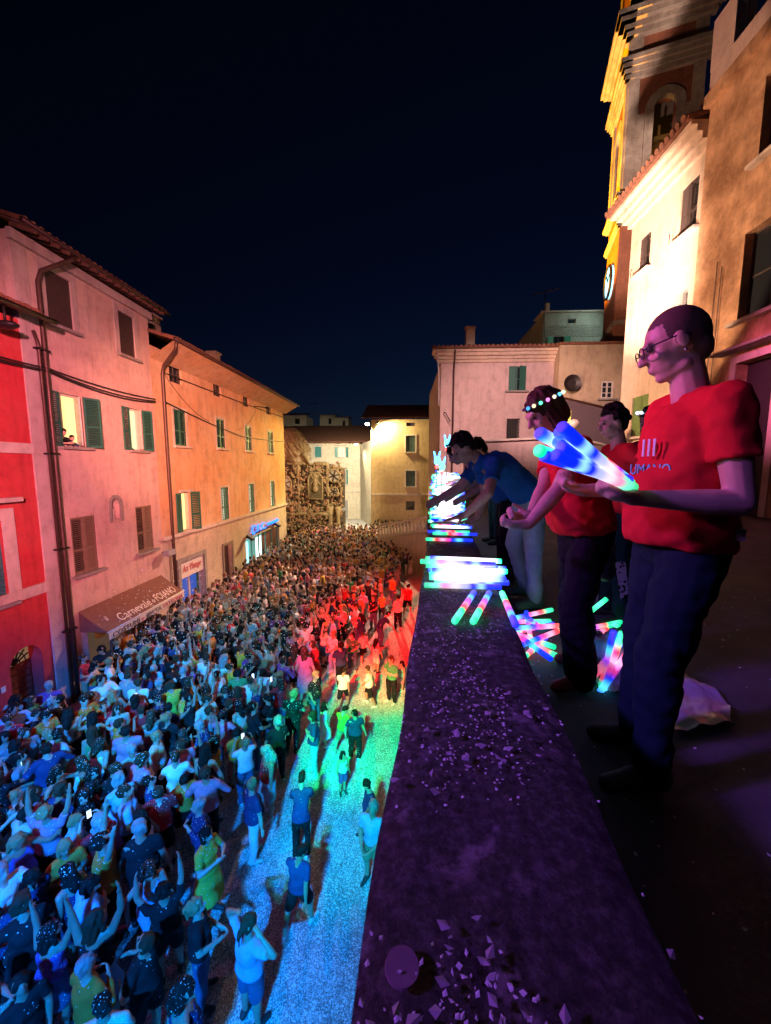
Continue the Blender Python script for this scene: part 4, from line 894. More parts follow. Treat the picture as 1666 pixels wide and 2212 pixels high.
ant = thing('tv_antenna', F.pt(.1, hS-2, .15), 'tall television antenna on the edge of the stone house', 'antenna'); m = MB(); t_ = onY(1177, 627, YS-.15); m.tube([F.pt(.1, hS-3.2, .15), t_], .035, 6); m.build('mast', IRON, ant)
q = onY(1177, 631, YS-.15); m = MB(); m.bar(q-V(1.3, 0, .25), q+V(1.3, 0, .3), .05, .05); [m.bar(q+V(k*.32, -.35, .02+k*.06), q+V(k*.32, .35, .02+k*.06), .03, .03) for k in range(-3, 4)]; m.build('crossbar', IRON, ant)

# --- bell tower
TN = onY(1345, 400, 25.0); TN = V(TN.x, 25.0, 0); rot = R(17); e1 = V(math.cos(rot), -math.sin(rot), 0); e2 = V(math.sin(rot), math.cos(rot), 0)
TW = 3.55
tw = thing('bell_tower', TN+e1*TW/2+e2*TW/2, 'brick and stone bell tower with an arched belfry and a glowing clock', 'tower')
FF = Facade(tw, (TN.x, TN.y), ((TN+e1*TW).x, (TN+e1*TW).y)); FLf = Facade(tw, (TN.x, TN.y), ((TN+e2*TW).x, (TN+e2*TW).y), (-40, 20))
def hh(x, y): return FF.loc(x, y)[1]
h0, h1, h2, h3 = hh(1352, 418), hh(1352, 180), hh(1352, 140), hh(1352, 92); h4 = hh(1352, 50)
print('tower', TN, h0, h1, h2, h3, h4, 'width', FF.loc(1497, 150))
ow = TW*.30; oc = TW*.52; ob = (oc-ow/2, oc+ow/2, h0+.25, h1-1.15)
for FX, oo in ((FF, ob), (FLf, ob)):
    FX.wall(P_BRICK, 0, TW, 0, h4+6, [oo], .5, 'shaft')
    arch_fill(FX, oo[0], oo[1], oo[3], .004, P_STONE, 'belfry_arch'); arch_band(FX, oo[0], oo[1], oo[2], oo[3], .42, .09, P_STONE, 'belfry_surround')
    for (a, b) in ((0, .5), (TW-.5, TW)): FX.slab('pilaster', P_STONE, a-.02, b+.02, h0, h1, 0, .13)
    FX.slab('side_panel', P_STONE, .52, oo[0]-.44, h0, oo[3]-.7, 0, .05); FX.slab('side_panel', P_STONE, oo[1]+.44, TW-.52, h0, oo[3]-.7, 0, .05)
    for (a, b) in ((0, .55), (TW-.55, TW)): FX.slab('attic_pilaster', P_STONE, a-.02, b+.02, h2+.02, h3, 0, .12); FX.slab('top_pilaster', P_STONE, a-.02, b+.02, h4+.05, h4+6, 0, .12)
for FX in (FF, FLf):
    for (z0, z1, ds) in ((h1, h2, (.22, .30, .42, .52)), (h3, h4, (.3, .45, .7, .85)), (h0-.32, h0, (.16, .26, .34)), (hh(1340, 490), hh(1340, 478), (.12, .2)), (hh(1360, 700), hh(1360, 690), (.12,))):
        n = len(ds)
        for k, d in enumerate(ds): FX.slab('cornice', P_STONE, -d, TW+d, z0+(z1-z0)*k/n, z0+(z1-z0)*(k+1)/n-.002, -.05, d)
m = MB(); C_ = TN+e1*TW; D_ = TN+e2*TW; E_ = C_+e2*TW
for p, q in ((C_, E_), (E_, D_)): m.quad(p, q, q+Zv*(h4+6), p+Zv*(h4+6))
m.quad(TN+Zv*(h4+6), C_+Zv*(h4+6), E_+Zv*(h4+6), D_+Zv*(h4+6)); m.quad(TN+Zv*(h0+.1), C_+Zv*(h0+.1), E_+Zv*(h0+.1), D_+Zv*(h0+.1)); m.build('rear_walls', plain('belfry_painted_shade', (.035, .02, .015), .9), tw)  # near-black colour puts the shade inside the belfry into the walls
# bell in the belfry
bc = TN+e1*oc+e2*(TW*.25); zc = h0+2.6; BRZ = plain('bell_bronze', (.35, .22, .07), .35, .8)
m = MB(); m.tube([bc+Zv*(zc-1.0), bc+Zv*(zc-.8), bc+Zv*(zc-.2), bc+Zv*(zc+.2), bc+Zv*(zc+.35)], [.62, .52, .36, .26, .1], 16); m.build('bell', BRZ, tw, True)
m = MB(); m.bar(bc+Zv*(zc+.5)-e1*1.2, bc+Zv*(zc+.5)+e1*1.2, .22, .22); m.tube([bc+Zv*(zc+.3), bc+Zv*(zc+1.2)], .06, 6)
for k in range(8): a = k*.7; m.tube([bc+Zv*(h0+.2)+e1*(-.5+.14*k)-e2*.55, bc+Zv*(h0+1.0)+e1*(-.5+.14*k+.1*math.sin(a))-e2*.6, bc+Zv*(h0+1.5)+e1*(-.42+.12*k)-e2*.55], .025, 5)
m.build('bell_frame', BRZ, tw)
bl_ = bpy.data.lights.new('belfry_lamp', 'POINT'); bl_.energy = 160; bl_.color = (1, .55, .08); bl_.shadow_soft_size = .1; bo_ = bpy.data.objects.new('belfry_lamp', bl_); COL.objects.link(bo_); bo_.location = TN+e1*(oc+.7)+e2*(TW*.35)+Zv*(h0+.8)
# clock on the lit side
ch = FLf.loc(1313.5, 612); m = MB(); cr = .95; c_ = (TW*.5, hh(1340, 580))
ring = [FLf.pt(c_[0]+cr*math.cos(k*math.pi/16), c_[1]+cr*math.sin(k*math.pi/16), .16) for k in range(32)]; m.add(ring+[FLf.pt(c_[0]+cr*math.cos(k*math.pi/16), c_[1]+cr*math.sin(k*math.pi/16), 0) for k in range(32)], [tuple(range(32))]+[(k, 32+k, 32+(k+1) % 32, (k+1) % 32) for k in range(32)])
ck = m.build('clock_face', emit('clock_cyan', (.25, .85, 1), 2.4), tw); m = MB(); m.bar(FLf.pt(c_[0], c_[1], .19), FLf.pt(c_[0]+.3, c_[1]+.5, .19), .07, .03); m.bar(FLf.pt(c_[0], c_[1], .19), FLf.pt(c_[0]-.6, c_[1]+.3, .19), .05, .03); m.build('clock_hands', IRON, ck)
m = MB(); m.tube(ring+[ring[0]], .09, 6); m.build('clock_rim', IRON, ck)
spot('tower_flood_amber', V(5.0, 30.2, 17.8), TN+V(.4, 2.2, 25), (1, .40, .0), 30000, 74, .6, .3)
spot('tower_flood_dim', V(3, 9, 7.0), TN+V(2, 0, 26), (1, .66, .52), 26000, 34, .7, .3)

# --- cream house, its front parallel to the street
XW = 9.0
far = onX(1352, 700, XW).y; near = onX(1536, 310, XW).y
wh = thing('cream_house', (XW, (far+near)/2, ZT), 'cream plaster house with dark shutters and a deep moulded eave beside the tower', 'house')
F = Facade(wh, (XW, near), (XW, far), (0, 10)); hW = (F.loc(1352, 508)[1]+F.loc(1536, 312)[1])/2
print('cream', near, far, hW, F.loc(1352, 508), F.loc(1536, 312))
ws = [F.rect(1473.8, 412, 1502.7, 491), F.rect(1384, 519, 1401.8, 576.6), F.rect(1453, 640, 1482, 690), F.rect(1367, 860, 1395, 941)]
F.wall(P_WHITE, 0, F.len, ZT-.1, hW, ws, .2); boxhouse(F, 0, F.len, hW, 4, P_WHITE, 'side_wall', ZT-.1)
for i, w in enumerate(ws):
    F.window(w, GLASS, WFRAME if i == 2 else WDARK, 1, 1, .16, TRIM); mt = (SH_DARK, SH_DARK, plain('shutter_grey', (.28, .27, .26), .6), SH_LIME)[i]
    for s in 'lr': F.leaf(s, w, 0 if i > 1 else 4, mt, 16 if i != 3 else 0, -.06)
    if i < 2:
        m = MB()
        for u in (w[0]-.1, w[1]+.1): m.tube([F.pt(u, w[2]-.02, .05), F.pt(u, w[2]-.02, .22), F.pt(u, w[2]+.3, .22)], .012, 5)
        m.build('flower_pot_hooks', IRON, wh)
for k, (d, zz) in enumerate(((.12, .22), (.26, .2), (.42, .18), (.6, .12))):
    z0 = hW+sum(q[1] for q in ((.12, .22), (.26, .2), (.42, .18), (.6, .12))[:k]); F.slab('cornice', P_WHITE, 0.0, F.len+d, z0+.001, z0+zz, -.3, d)
r = simple_roof(F, .7, F.len, hW+.73, .7, 4, 1.2); tile_row(F, r, .0, F.len+.7, hW+.9, .6, .24)
# --- rough orange house next door
near2 = 3.0
ro = thing('rough_orange_house', (XW, 8, ZT), 'rough orange plaster house with stained walls, a dark doorway and a roof terrace', 'house')
F = Facade(ro, (XW-.12, near2), (XW-.12, near), (0, 6)); hR_ = F.loc(1541, 228)[1]; print('rough', hR_, F.loc(1666, 85))
dw = F.rect(1592, 785, 1652, 1000); dw = (dw[0], dw[1], ZT, dw[3]); w1 = F.rect(1611, 505, 1700, 650); w2 = F.rect(1656, 165, 1712, 285)
F.wall(P_ROUGH, 0, F.len, ZT-.1, hR_, [dw, w1, w2], .35); boxhouse(F, 0, F.len, hR_, 5, P_ROUGH, 'side_wall', ZT-.1)
for w in (w1, w2): F.window(w, GLASS, WDARK, 1, 1, .25, TRIM)
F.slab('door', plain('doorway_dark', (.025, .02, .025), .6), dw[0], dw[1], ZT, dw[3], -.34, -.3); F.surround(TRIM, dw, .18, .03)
F.slab('door_canopy', SILL, dw[0]-.5, dw[1]+.5, dw[3]+.28, dw[3]+.34, 0, .4)
F.slab('cornice', P_ROUGH, 0, F.len+.12, hR_, hR_+.3, -.3, .2); F.slab('terrace_parapet', P_END, 0, F.len+.05, hR_+.301, hR_+1.0, -.3, .02)
c0 = F.loc(1572, 120); F.slab('parapet_pier', P_END, F.len-.75, F.len+.05, hR_+1.001, hR_+2.3, -.5, .04)
m = MB()
for k in range(18): u = F.len-.9-k*.28; m.bar(F.pt(u, hR_+1, -.14), F.pt(u, hR_+1.9, -.14), .025, .025, F.t)
m.bar(F.pt(0, hR_+1.9, -.14), F.pt(F.len-.8, hR_+1.9, -.14), .05, .04); m.build('roof_railing', IRON, ro)
m = MB()
for u, zt_ in ((F.loc(1535, 760)[0], hR_-4.6), (F.loc(1545, 760)[0], hR_-4.8)): m.tube([F.pt(u, ZT+2.4, .05), F.pt(u-.02, zt_, .05)], .014, 5)
m.build('wall_pipes', plain('old_pipe', (.12, .07, .07), .7), ro)
# unseen warm spot added for both fronts; its cone edge draws the shade line
Lp = V(.6, 13.6, 10.4); e_a, e_b, e_m = V(8.88, 9.5, 16.5), V(8.88, 10.8, 10.6), V(8.88, 10.2, 13.4)      # where its beam ends on the rough wall
nP_ = (e_a-Lp).cross(e_b-Lp).normalized(); nP_ = nP_ if nP_.y > 0 else -nP_; dm = (e_m-Lp).normalized()
spot('terrace_warm_spot', Lp, Lp+dm*math.cos(R(36))+nP_*math.sin(R(36)), (1, .56, .34), 2500, 72, .10, .18)
spot('rose_house_wash', (2.4, 7.5, 15.0), (6.5, 22, 10.2), (1, .57, .56), 7500, 50, .8, .3)  # unseen spot added to light the rose house and garden wall
# ------------------------------------------------------------------ people
def rot(a, ax): return Matrix.Rotation(R(a), 3, ax)
DEF = dict(pp=0, cp=0, tw=0, hp=5, hy=0, sex='m', fat=0, la=((-.18, .02, -1), (-.05, .18, -1)), ra=((.18, .02, -1), (.05, .18, -1)),
           ll=((-.06, .03, -1), (-.02, -.05, -1)), rl=((.06, .03, -1), (.02, -.05, -1)), fl=-12, fr=12, hands='relaxed', top='tee', bottom='trousers', hair='short')
def ik(s, t, l1, l2, pole):
    d = t-s; L_ = min(d.length, (l1+l2)*.995); d.normalize(); a = (l1*l1-l2*l2+L_*L_)/(2*L_); h = math.sqrt(max(0, l1*l1-a*a)); p = Vector(pole); p = p-d*p.dot(d); p.normalize()
    e = s+d*a+p*h; return e, s+d*L_
def human(hi=False, **kw):
    """a posed figure facing +Y with its feet on z=0; returns builders for body and clothes and its joints"""
    P = dict(DEF); P.update(kw); fem = P['sex'] == 'f'; fat = P['fat']; J = {}
    body, top, bot, hair = MB(), MB(), MB(), MB(); shoes = dict(l=MB(), r=MB())
    # spine
    st = []; c = V(0, 0, 0); n = 26; ds = .56/n
    for i in range(n+1):
        s = -.03+i*ds; k = min(1, max(0, s/.5)); a = R(P['pp']+(P['cp']-P['pp'])*k); tz = rot(P['tw']*k, 'Z')
        up = tz @ V(0, math.sin(a), math.cos(a)); fw = tz @ V(0, math.cos(a), -math.sin(a)); rt = fw.cross(up)
        st.append((s, c.copy(), rt, fw, up)); c = c+up*ds
    def at(s):
        i = min(n, max(0, int(round((s+.03)/ds)))); return st[i]
    def prof(s, tab):
        for (a, x, y), (b, x2, y2) in zip(tab, tab[1:]):
            if a <= s <= b: k = (s-a)/(b-a); return x+(x2-x)*k, y+(y2-y)*k
        return tab[0][1:] if s < tab[0][0] else tab[-1][1:]
    tab = [(-.09, .10, .08), (-.03, .155, .105), (.03, .165 if not fem else .175, .115), (.10, .155, .108), (.19, .138 if not fem else .122, .098+fat*.5), (.29, .15 if not fem else .135, .108 if not fem else .118), (.38, .165 if not fem else .148, .112), (.45, .15 if not fem else .135, .092), (.50, .085, .068), (.53, .06, .058)]
    def ring(s, ix, iy, fx=0):
        _, c_, rt, fw, up = at(s); x, y = prof(s, tab); b_ = fat*max(0, 1-abs(s-.12)/.22)
        return (c_+fw*(fx+b_*.5), rt*(x+ix+b_*.35), fw*(y+iy+b_*.5))
    ss = [-.03+.035*i for i in range(16)]
    body.loft([(at(-.03)[1]-at(-.03)[4]*.07, at(-.03)[2]*.08, at(-.03)[3]*.07)]+[ring(s, 0, 0) for s in ss])
    if fem:
        for sx in (-1, 1): _, c_, rt, fw, up = at(.33); body.ell(c_+rt*(.065*sx)+fw*.085, .058, .058, .06); 
    # head
    nb = at(.53)[1]; Mh = rot(P['hy']+P['tw'], 'Z') @ rot(-P['hp'], 'X'); a = R(P['cp']*.55+P['hp']*.25); nu = rot(P['tw'], 'Z') @ V(0, math.sin(a), math.cos(a))
    hc = nb+nu*.07+Mh @ V(0, .025, .115); J['head'] = hc; J['Mh'] = Mh; J['neck'] = nb
    def H(x, y, z): return hc+Mh @ V(x, y, z)
    body.caps(at(.48)[1], .062, H(0, -.02, -.05), .053 if not fem else .046)
    body.ell(H(0, -.012, .022), .077, .098, .10, Mh, 18); body.ell(H(0, .022, -.045), .060, .072, .074, Mh, 16); body.ell(H(0, .062, -.098), .026, .024, .022, Mh, 10)
    body.caps(H(0, .093, .006), .0095, H(0, .113, -.028), .0135, 8)
    for sx in (-1, 1): body.ell(H(.078*sx, -.004, -.004), .011, .021, .033, Mh @ rot(-12, 'X'), 10)
    if hi:
        body.caps(H(-.034, .084, .024), .013, H(.034, .084, .024), .013, 8)
        body.ell(H(0, .089, -.060), .023, .011, .006, Mh, 10); body.ell(H(0, .087, -.071), .020, .011, .007, Mh, 10)
        for sx in (-1, 1): body.ell(H(.040*sx, .050, -.028), .022, .032, .030, Mh, 10); body.ell(H(.012*sx, .103, -.031), .009, .009, .008, Mh, 8); body.caps(H(.045*sx, .0, -.085), .022, H(.012*sx, .058, -.1), .018, 8)
    # legs
    pel = at(0)
    for sd, sx, key, ff in (('l', -1, 'll', 'fl'), ('r', 1, 'rl', 'fr')):
        hip = pel[1]+pel[2]*(.088*sx)-pel[4]*.02; td, sdir = (Vector(q).normalized() for q in P[key]); kn = hip+td*.43; an = kn+sdir*.415
        J['knee_'+sd] = kn; J['ankle_'+sd] = an; fd = rot(-P[ff], 'Z') @ V(0, 1, 0)
        tr = 1+fat*.8
        body.caps(hip, .086*tr, kn, .056); body.caps(kn, .055, kn+sdir*.14-fd*.012, .056); body.caps(kn+sdir*.14-fd*.012, .056, an, .036)
        shoe = shoes[sd]; heel = an-fd*.045-V(0, 0, .048); toe = an+fd*.155-V(0, 0, .055)
        shoe.caps(heel, .042, an+fd*.06-V(0, 0, .040), .046); shoe.caps(an+fd*.05-V(0, 0, .045), .044, toe, .036); shoe.caps(heel+V(0, 0, .03), .044, an+V(0, 0, .0), .046)
        body.caps(heel, .03, toe, .025); body.caps(an, .036, an-V(0, 0, .05), .03)
        b = P['bottom']
        if b == 'trousers': bot.caps(hip, .104*tr, kn, .078); bot.caps(kn, .076, kn+sdir*.2, .068); bot.caps(kn+sdir*.2, .068, an+V(0, 0, .01), .064 if not fem else .052)
        elif b == 'wide': bot.caps(hip, .108*tr, kn, .09); bot.caps(kn, .09, an+V(0, 0, .0), .092)
        elif b == 'shorts': bot.caps(hip, .106*tr, hip+td*.36, .096)
    if P['bottom'] in ('trousers', 'shorts', 'wide'):
        bot.loft([(pel[1]-pel[4]*.10, pel[2]*.10, pel[3]*.09)]+[ring(s, .014, .014) for s in (-.03, 0, .04, .08, .12)])
    elif P['bottom'] == 'skirt':
        dn = -V(0, 0, 1); bot.loft([ring(s, .014, .014) for s in (.12, .08, .03)]+[(pel[1]+dn*.12, V(.20, 0, 0), V(0, .15, 0)), (pel[1]+dn*.32, V(.235, 0, 0), V(0, .19, 0)), (pel[1]+dn*.42, V(.245, 0, 0), V(0, .20, 0))])
    # arms
    sh = at(.455); wsh = .182 if not fem else .162
    for sd, sx, key in (('l', -1, 'la'), ('r', 1, 'ra')):
        s0 = sh[1]+sh[2]*(wsh*sx)+sh[4]*.0; A = P[key]
        if isinstance(A, dict) and 'du' in A: q_ = A.get('k', 1); el = s0+Vector(A['du']).normalized()*.285*q_; wr = el+Vector(A['df']).normalized()*.25*q_
        elif isinstance(A, dict): el, wr = ik(s0, Vector(A['to']), .285, .25, A.get('pole', (sx*.6, -.5, -.6)))
        else: du, df = (Vector(q).normalized() for q in A); el = s0+du*.285; wr = el+df*.25
        du = (el-s0).normalized(); df = (wr-el).normalized()
        J['sh_'+sd], J['elbow_'+sd], J['wrist_'+sd] = s0, el, wr
        body.caps(at(.46)[1]+sh[2]*(.07*sx), .062, s0, .056); body.caps(s0, .053, s0+du*.13, .049); body.caps(s0+du*.13, .049, el, .040); body.caps(el, .040, el+df*.08, .042); body.caps(el+df*.08, .042, wr, .027)
        hd = Vector(P.get('hd_'+sd, df)).normalized(); side = hd.cross(Vector(P.get('palm_'+sd, V(-sx, 0, 0)))); side = side.normalized() if side.length > .05 else hd.orthogonal().normalized(); pn = side.cross(hd).normalized()   # pn: palm faces +pn
        if pn.dot(Vector(P.get('palm_'+sd, V(-sx, 0, 0)))) < 0: pn = -pn
        Mp = Matrix((side, pn, hd)).transposed(); pc = wr+hd*.055; J['palm_'+sd] = pc; J['pn_'+sd] = pn; J['hd_'+sd] = hd
        body.ell(pc, .040, .018, .055, Mp, 12); body.caps(wr, .027, wr+hd*.03, .028)
        curl = R({'relaxed': 28, 'grip': 72, 'flat': 8, 'fist': 88}[P['hands']])
        if hi:
            for q, ln in ((-.030, .062), (-.010, .072), (.010, .076), (.029, .068)):
                b0 = wr+hd*.098+side*q; d1 = hd*math.cos(curl*.5)+pn*math.sin(curl*.5); d2 = hd*math.cos(curl*1.3)+pn*math.sin(curl*1.3); d3 = hd*math.cos(curl*2)+pn*math.sin(curl*2)
                p1 = b0+d1*ln*.5; p2 = p1+d2*ln*.33; p3 = p2+d3*ln*.25
                body.caps(b0-hd*.02, .0105, p1, .0095, 8); body.caps(p1, .0095, p2, .0088, 8); body.caps(p2, .0088, p3, .0078, 8)
            tsd = side if P.get('thumb_'+sd, 1) > 0 else -side
            t0 = wr+hd*.03+tsd*.028+pn*.008; t1 = t0+(hd*.6+tsd*.6+pn*.35).normalized()*.042; t2 = t1+(hd*.85+tsd*.1+pn*.5).normalized()*.034; body.caps(t0, .014, t1, .0115, 8); body.caps(t1, .0112, t2, .0095, 8)
        else:
            f1 = wr+hd*.10; d1 = hd*math.cos(curl*.8)+pn*math.sin(curl*.8); body.caps(f1-side*.018, .016, f1-side*.016+d1*.07, .013, 8); body.caps(f1+side*.018, .016, f1+side*.016+d1*.06, .012, 8); body.caps(wr+hd*.03+side*.03, .013, wr+hd*.07+side*.055+pn*.02, .011, 8)
        t = P['top']
        if t in ('tee', 'polo', 'dress', 'long'):
            top.caps(at(.455)[1]+sh[2]*(.06*sx)+sh[4]*.002, .077, s0, .069)
            e_ = s0+du*(.185 if t != 'polo' else .175); top.caps(s0, .069, s0+du*.08, .064); top.tube([s0+du*.03, e_], [.060, .063 if not hi else .066], 14)
            if hi: o1 = du.orthogonal().normalized(); o2 = du.cross(o1); top.tube([e_-du*.008+(o1*math.cos(a_)+o2*math.sin(a_))*.064 for a_ in [k_*math.pi/10 for k_ in range(21)]], .0055, 6)
            if t == 'long': top.caps(e_, .06, el, .055); top.caps(el, .054, wr-df*.02, .043)
    t = P['top']
    if t != 'none':
        hem = {'tee': -.03, 'polo': -.01, 'tank': .02, 'long': -.03, 'dress': -.03}[t]; q = .016 if t == 'tank' else .024
        secs = []
        for s in [hem+.032*i for i in range(20)]:
            if s > (.50 if t != 'tank' else .42): break
            loose = q+.012*max(0, 1-(s-hem)/.3) if t in ('tee', 'long', 'dress') else q
            if s > .44: loose = .017
            secs.append(ring(s, loose, loose+.004))
        top.loft(secs)
        if hi and t == 'tee':
            _, c_, rt, fw, up = at(.497); x_, y_ = prof(.497, tab); top.tube([c_+rt*((x_+.010)*math.cos(a_))+fw*((y_+.012)*math.sin(a_)+.004)+up*(.004-.012*math.sin(a_)) for a_ in [k_*math.pi/12 for k_ in range(25)]], .0085, 8)
        if fem:
            for sx in (-1, 1): _, c_, rt, fw, up = at(.33); top.ell(c_+rt*(.065*sx)+fw*.09, .066, .066, .07)
        if t == 'tank':
            for sx in (-1, 1): _, c_, rt, fw, up = at(.40); top.tube([c_+rt*(.085*sx)+fw*.1, at(.49)[1]+rt*(.088*sx), at(.36)[1]+rt*(.08*sx)-fw*.1], .024, 8)
        if t == 'dress':
            dn = -V(0, 0, 1); top.loft([ring(s, .03, .03) for s in (.12, .05, 0)]+[(pel[1]+dn*.15, V(.215, 0, 0), V(0, .17, 0)), (pel[1]+dn*.36, V(.25, 0, 0), V(0, .21, 0)), (pel[1]+dn*.5, V(.265, 0, 0), V(0, .225, 0))])
    # hair
    hk = P['hair']
    if hk != 'bald':
        k = .010
        if hk == 'crop': hair.ell(H(0, -.018, .027), .0805, .0995, .1015, Mh, 24); hair.ell(H(0, -.058, -.03), .062, .052, .062, Mh, 14)
        else: hair.ell(H(0, -.022, .036), .079+k, .097+k, .096+k, Mh, 18); hair.ell(H(0, -.052, -.02), .066+k, .055+k, .07, Mh, 14)
    if hk == 'long':
        hair.ell(H(0, -.03, .03), .098, .108, .108, Mh, 16); hair.caps(H(0, -.06, .0), .092, H(0, -.09, -.20), .088); hair.caps(H(0, -.09, -.20), .088, H(0, -.09, -.33), .05)
        for sx in (-1, 1): hair.caps(H(.068*sx, -.015, .02), .03, H(.082*sx, -.005, -.16), .034)
    elif hk == 'bob':
        hair.ell(H(0, -.04, -.03), .098, .085, .10, Mh, 14)
        for sx in (-1, 1): hair.caps(H(.07*sx, .0, .03), .028, H(.082*sx, .005, -.09), .03)
    elif hk == 'pony': hair.ell(H(0, -.125, .03), .035, .04, .04, Mh); hair.caps(H(0, -.145, .02), .034, H(0, -.165, -.16), .018)
    elif hk == 'bun': hair.ell(H(0, -.10, .09), .05, .05, .045, Mh)
    elif hk == 'curly':
        rr_ = random.Random(5)
        for i in range(70):
            th = rr_.uniform(0, 6.28); ph = rr_.uniform(-.35, 1.5); q = V(math.cos(th)*math.cos(ph)*.088, math.sin(th)*math.cos(ph)*.103-.022, math.sin(ph)*.104+.034)
            if q.y > .055 and q.z < .075: continue
            hair.ell(H(*q), .024, .024, .024, Mh, 8)
    # feet on the ground
    zmin = min(p[2] for q_ in shoes.values() for p in q_.v)
    for mb in (body, top, bot, hair, shoes['l'], shoes['r']):
        mb.v = [(p[0], p[1], p[2]-zmin) for p in mb.v]
    for k_, v_ in J.items():
        if k_ in ('Mh',) or k_.startswith(('pn_', 'hd_')): continue
        J[k_] = v_-V(0, 0, zmin)
    return dict(body=body, top=top, bottom=bot, hair=hair, shoe_l=shoes['l'], shoe_r=shoes['r']), J
def trim_hair(me, hc, Mh, front=.062, low=-.006, back=-.03):
    """clears the hair from face, temples and ears"""
    Mi = Mh.transposed(); bm = bmesh.new(); bm.from_mesh(me); kill = []
    for f in bm.faces:
        q = Mi @ (f.calc_center_median()-hc)
        if (q.y > front-.03 and q.z < front+(.02-q.y*.15)) or (q.y > back and q.z < low+max(0, q.y)*.9): kill.append(f)
    bmesh.ops.delete(bm, geom=kill, context='FACES'); bm.to_mesh(me); bm.free()
def rough(me, amp, sc, seed=0.0):
    """pushes the surface in and out for folds and strands"""
    nv = len(me.vertices); co = np.empty(nv*3, 'f'); no = np.empty(nv*3, 'f'); me.vertices.foreach_get('co', co); me.vertex_normals.foreach_get('vector', no); co = co.reshape(-1, 3); no = no.reshape(-1, 3)
    w = co*np.array(sc, 'f'); q = np.zeros(nv, 'f'); rr_ = random.Random(seed*7+1)
    for k in range(7):
        d = np.array([rr_.gauss(0, 1) for _ in range(3)]); d /= np.linalg.norm(d); f = 2.2*rr_.uniform(.6, 1.7); ph = rr_.uniform(0, 6.28); q += np.sin(w @ d*f+ph+1.3*np.sin(w @ np.roll(d, 1)*f*.7+ph*2))*.32
    co += no*(q*amp)[:, None]; me.vertices.foreach_set('co', co.ravel()); me.update()
SKINS = [skin('skin_light', (.55, .36, .27)), skin('skin_tan', (.44, .27, .19)), skin('skin_olive', (.36, .21, .14))]
HAIRS = {'dark': hairmat('hair_dark', (.018, .013, .011)), 'brown': hairmat('hair_brown', (.06, .033, .02)), 'blond': hairmat('hair_blond', (.32, .21, .10)), 'grey': hairmat('hair_grey', (.3, .29, .28))}
HAIRC = {k: hairmat('hair_%s_confetti' % k, c, .42) for k, c in (('dark', (.018, .013, .011)), ('brown', (.06, .033, .02)), ('blond', (.32, .21, .10)), ('grey', (.3, .29, .28)))}
SHIRTS = {'white': (.72, .72, .70), 'black': (.02, .02, .022), 'navy': (.03, .05, .14), 'red': (.5, .03, .04), 'yellow': (.62, .45, .06), 'pink': (.6, .22, .32), 'grey': (.28, .28, .29), 'green': (.06, .30, .12), 'orange': (.6, .22, .04), 'light blue': (.28, .45, .65), 'cream': (.6, .53, .42), 'purple': (.2, .07, .28)}
SHM = {k: cloth('cloth_'+k.replace(' ', '_'), c, .04) for k, c in SHIRTS.items()}
SHC = {k: cloth('cloth_%s_confetti' % k.replace(' ', '_'), c, .30) for k, c in SHIRTS.items()}
PANTS = {'black': (.015, .015, .017), 'denim': (.07, .12, .22), 'pale denim': (.28, .38, .48), 'khaki': (.30, .24, .15), 'white': (.65, .65, .63)}
PAM = {k: cloth('trouser_'+k.replace(' ', '_'), c, .06) for k, c in PANTS.items()}
SHOE = {'white': plain('shoe_white', (.6, .6, .6), .6), 'dark': plain('shoe_dark', (.03, .03, .03), .6)}
# ------------------------------------------------------------------ the crowd in the street
DN = (0, 0, -1)
POSES = {
 'stand': ('arms hanging', dict()),
 'lookup': ('hands clasped', dict(hp=-14, la=((-.2, .1, -1), (.45, .75, -.2)), ra=((.2, .1, -1), (-.45, .75, -.2)))),
 'up2': ('arms raised', dict(hp=-12, la=((-.35, .15, 1), (-.05, .15, 1)), ra=((.35, .15, 1), (.05, .2, 1)))),
 'up1': ('one arm up', dict(hp=-8, tw=8, la=((-.25, .0, -1), (.1, .5, -.6)), ra=((.35, .25, 1), (-.1, .1, 1)))),
 'film': ('filming', dict(hp=-8, la=((-.2, .65, -.5), (.35, .55, .8)), ra=((.2, .65, -.5), (-.35, .55, .8)), hands='grip')),
 'clap': ('hands clapping', dict(la=((-.35, .35, -.8), (.75, .6, .35)), ra=((.35, .35, -.8), (-.75, .6, .35)), hands='flat')),
 'head': ('hands on head', dict(la=((-1, .1, .35), (.75, -.1, .75)), ra=((1, .1, .35), (-.75, -.1, .75)))),
 'walk': ('walking', dict(cp=5, la=((-.12, .35, -1), (.0, .6, -.8)), ra=((.12, -.4, -1), (.05, -.05, -1)), ll=((-.03, -.3, -1), (0, -.45, -1)), rl=((.03, .42, -1), (0, -.02, -1)))),
 'dance': ('dancing', dict(tw=18, hp=12, la=((-.75, .2, -.5), (-.15, .5, .8)), ra=((.75, .15, -.5), (.1, .6, .75)), ll=((-.2, .15, -1), (-.02, -.2, -1)), rl=((.22, .05, -1), (.1, -.12, -1)), hands='fist')),
 'lean': ('bending forward', dict(pp=18, cp=48, hp=35, la=((-.1, .5, -1), (.1, .7, -.8)), ra=((.1, .5, -1), (-.1, .7, -.8)), ll=((-.08, .2, -1), (0, -.3, -1)), rl=((.08, .2, -1), (0, -.3, -1)))),
 'fold': ('arms folded', dict(la=((-.25, .2, -1), (.95, .35, .15)), ra=((.25, .2, -1), (-.95, .4, .1)))),
}
TOPW = {'tee': 't-shirt', 'tank': 'tank top', 'dress': 'dress', 'polo': 'polo shirt', 'long': 'jumper'}
BOTW = {'trousers': 'trousers', 'shorts': 'shorts', 'skirt': 'skirt', 'wide': 'wide trousers', 'none': ''}
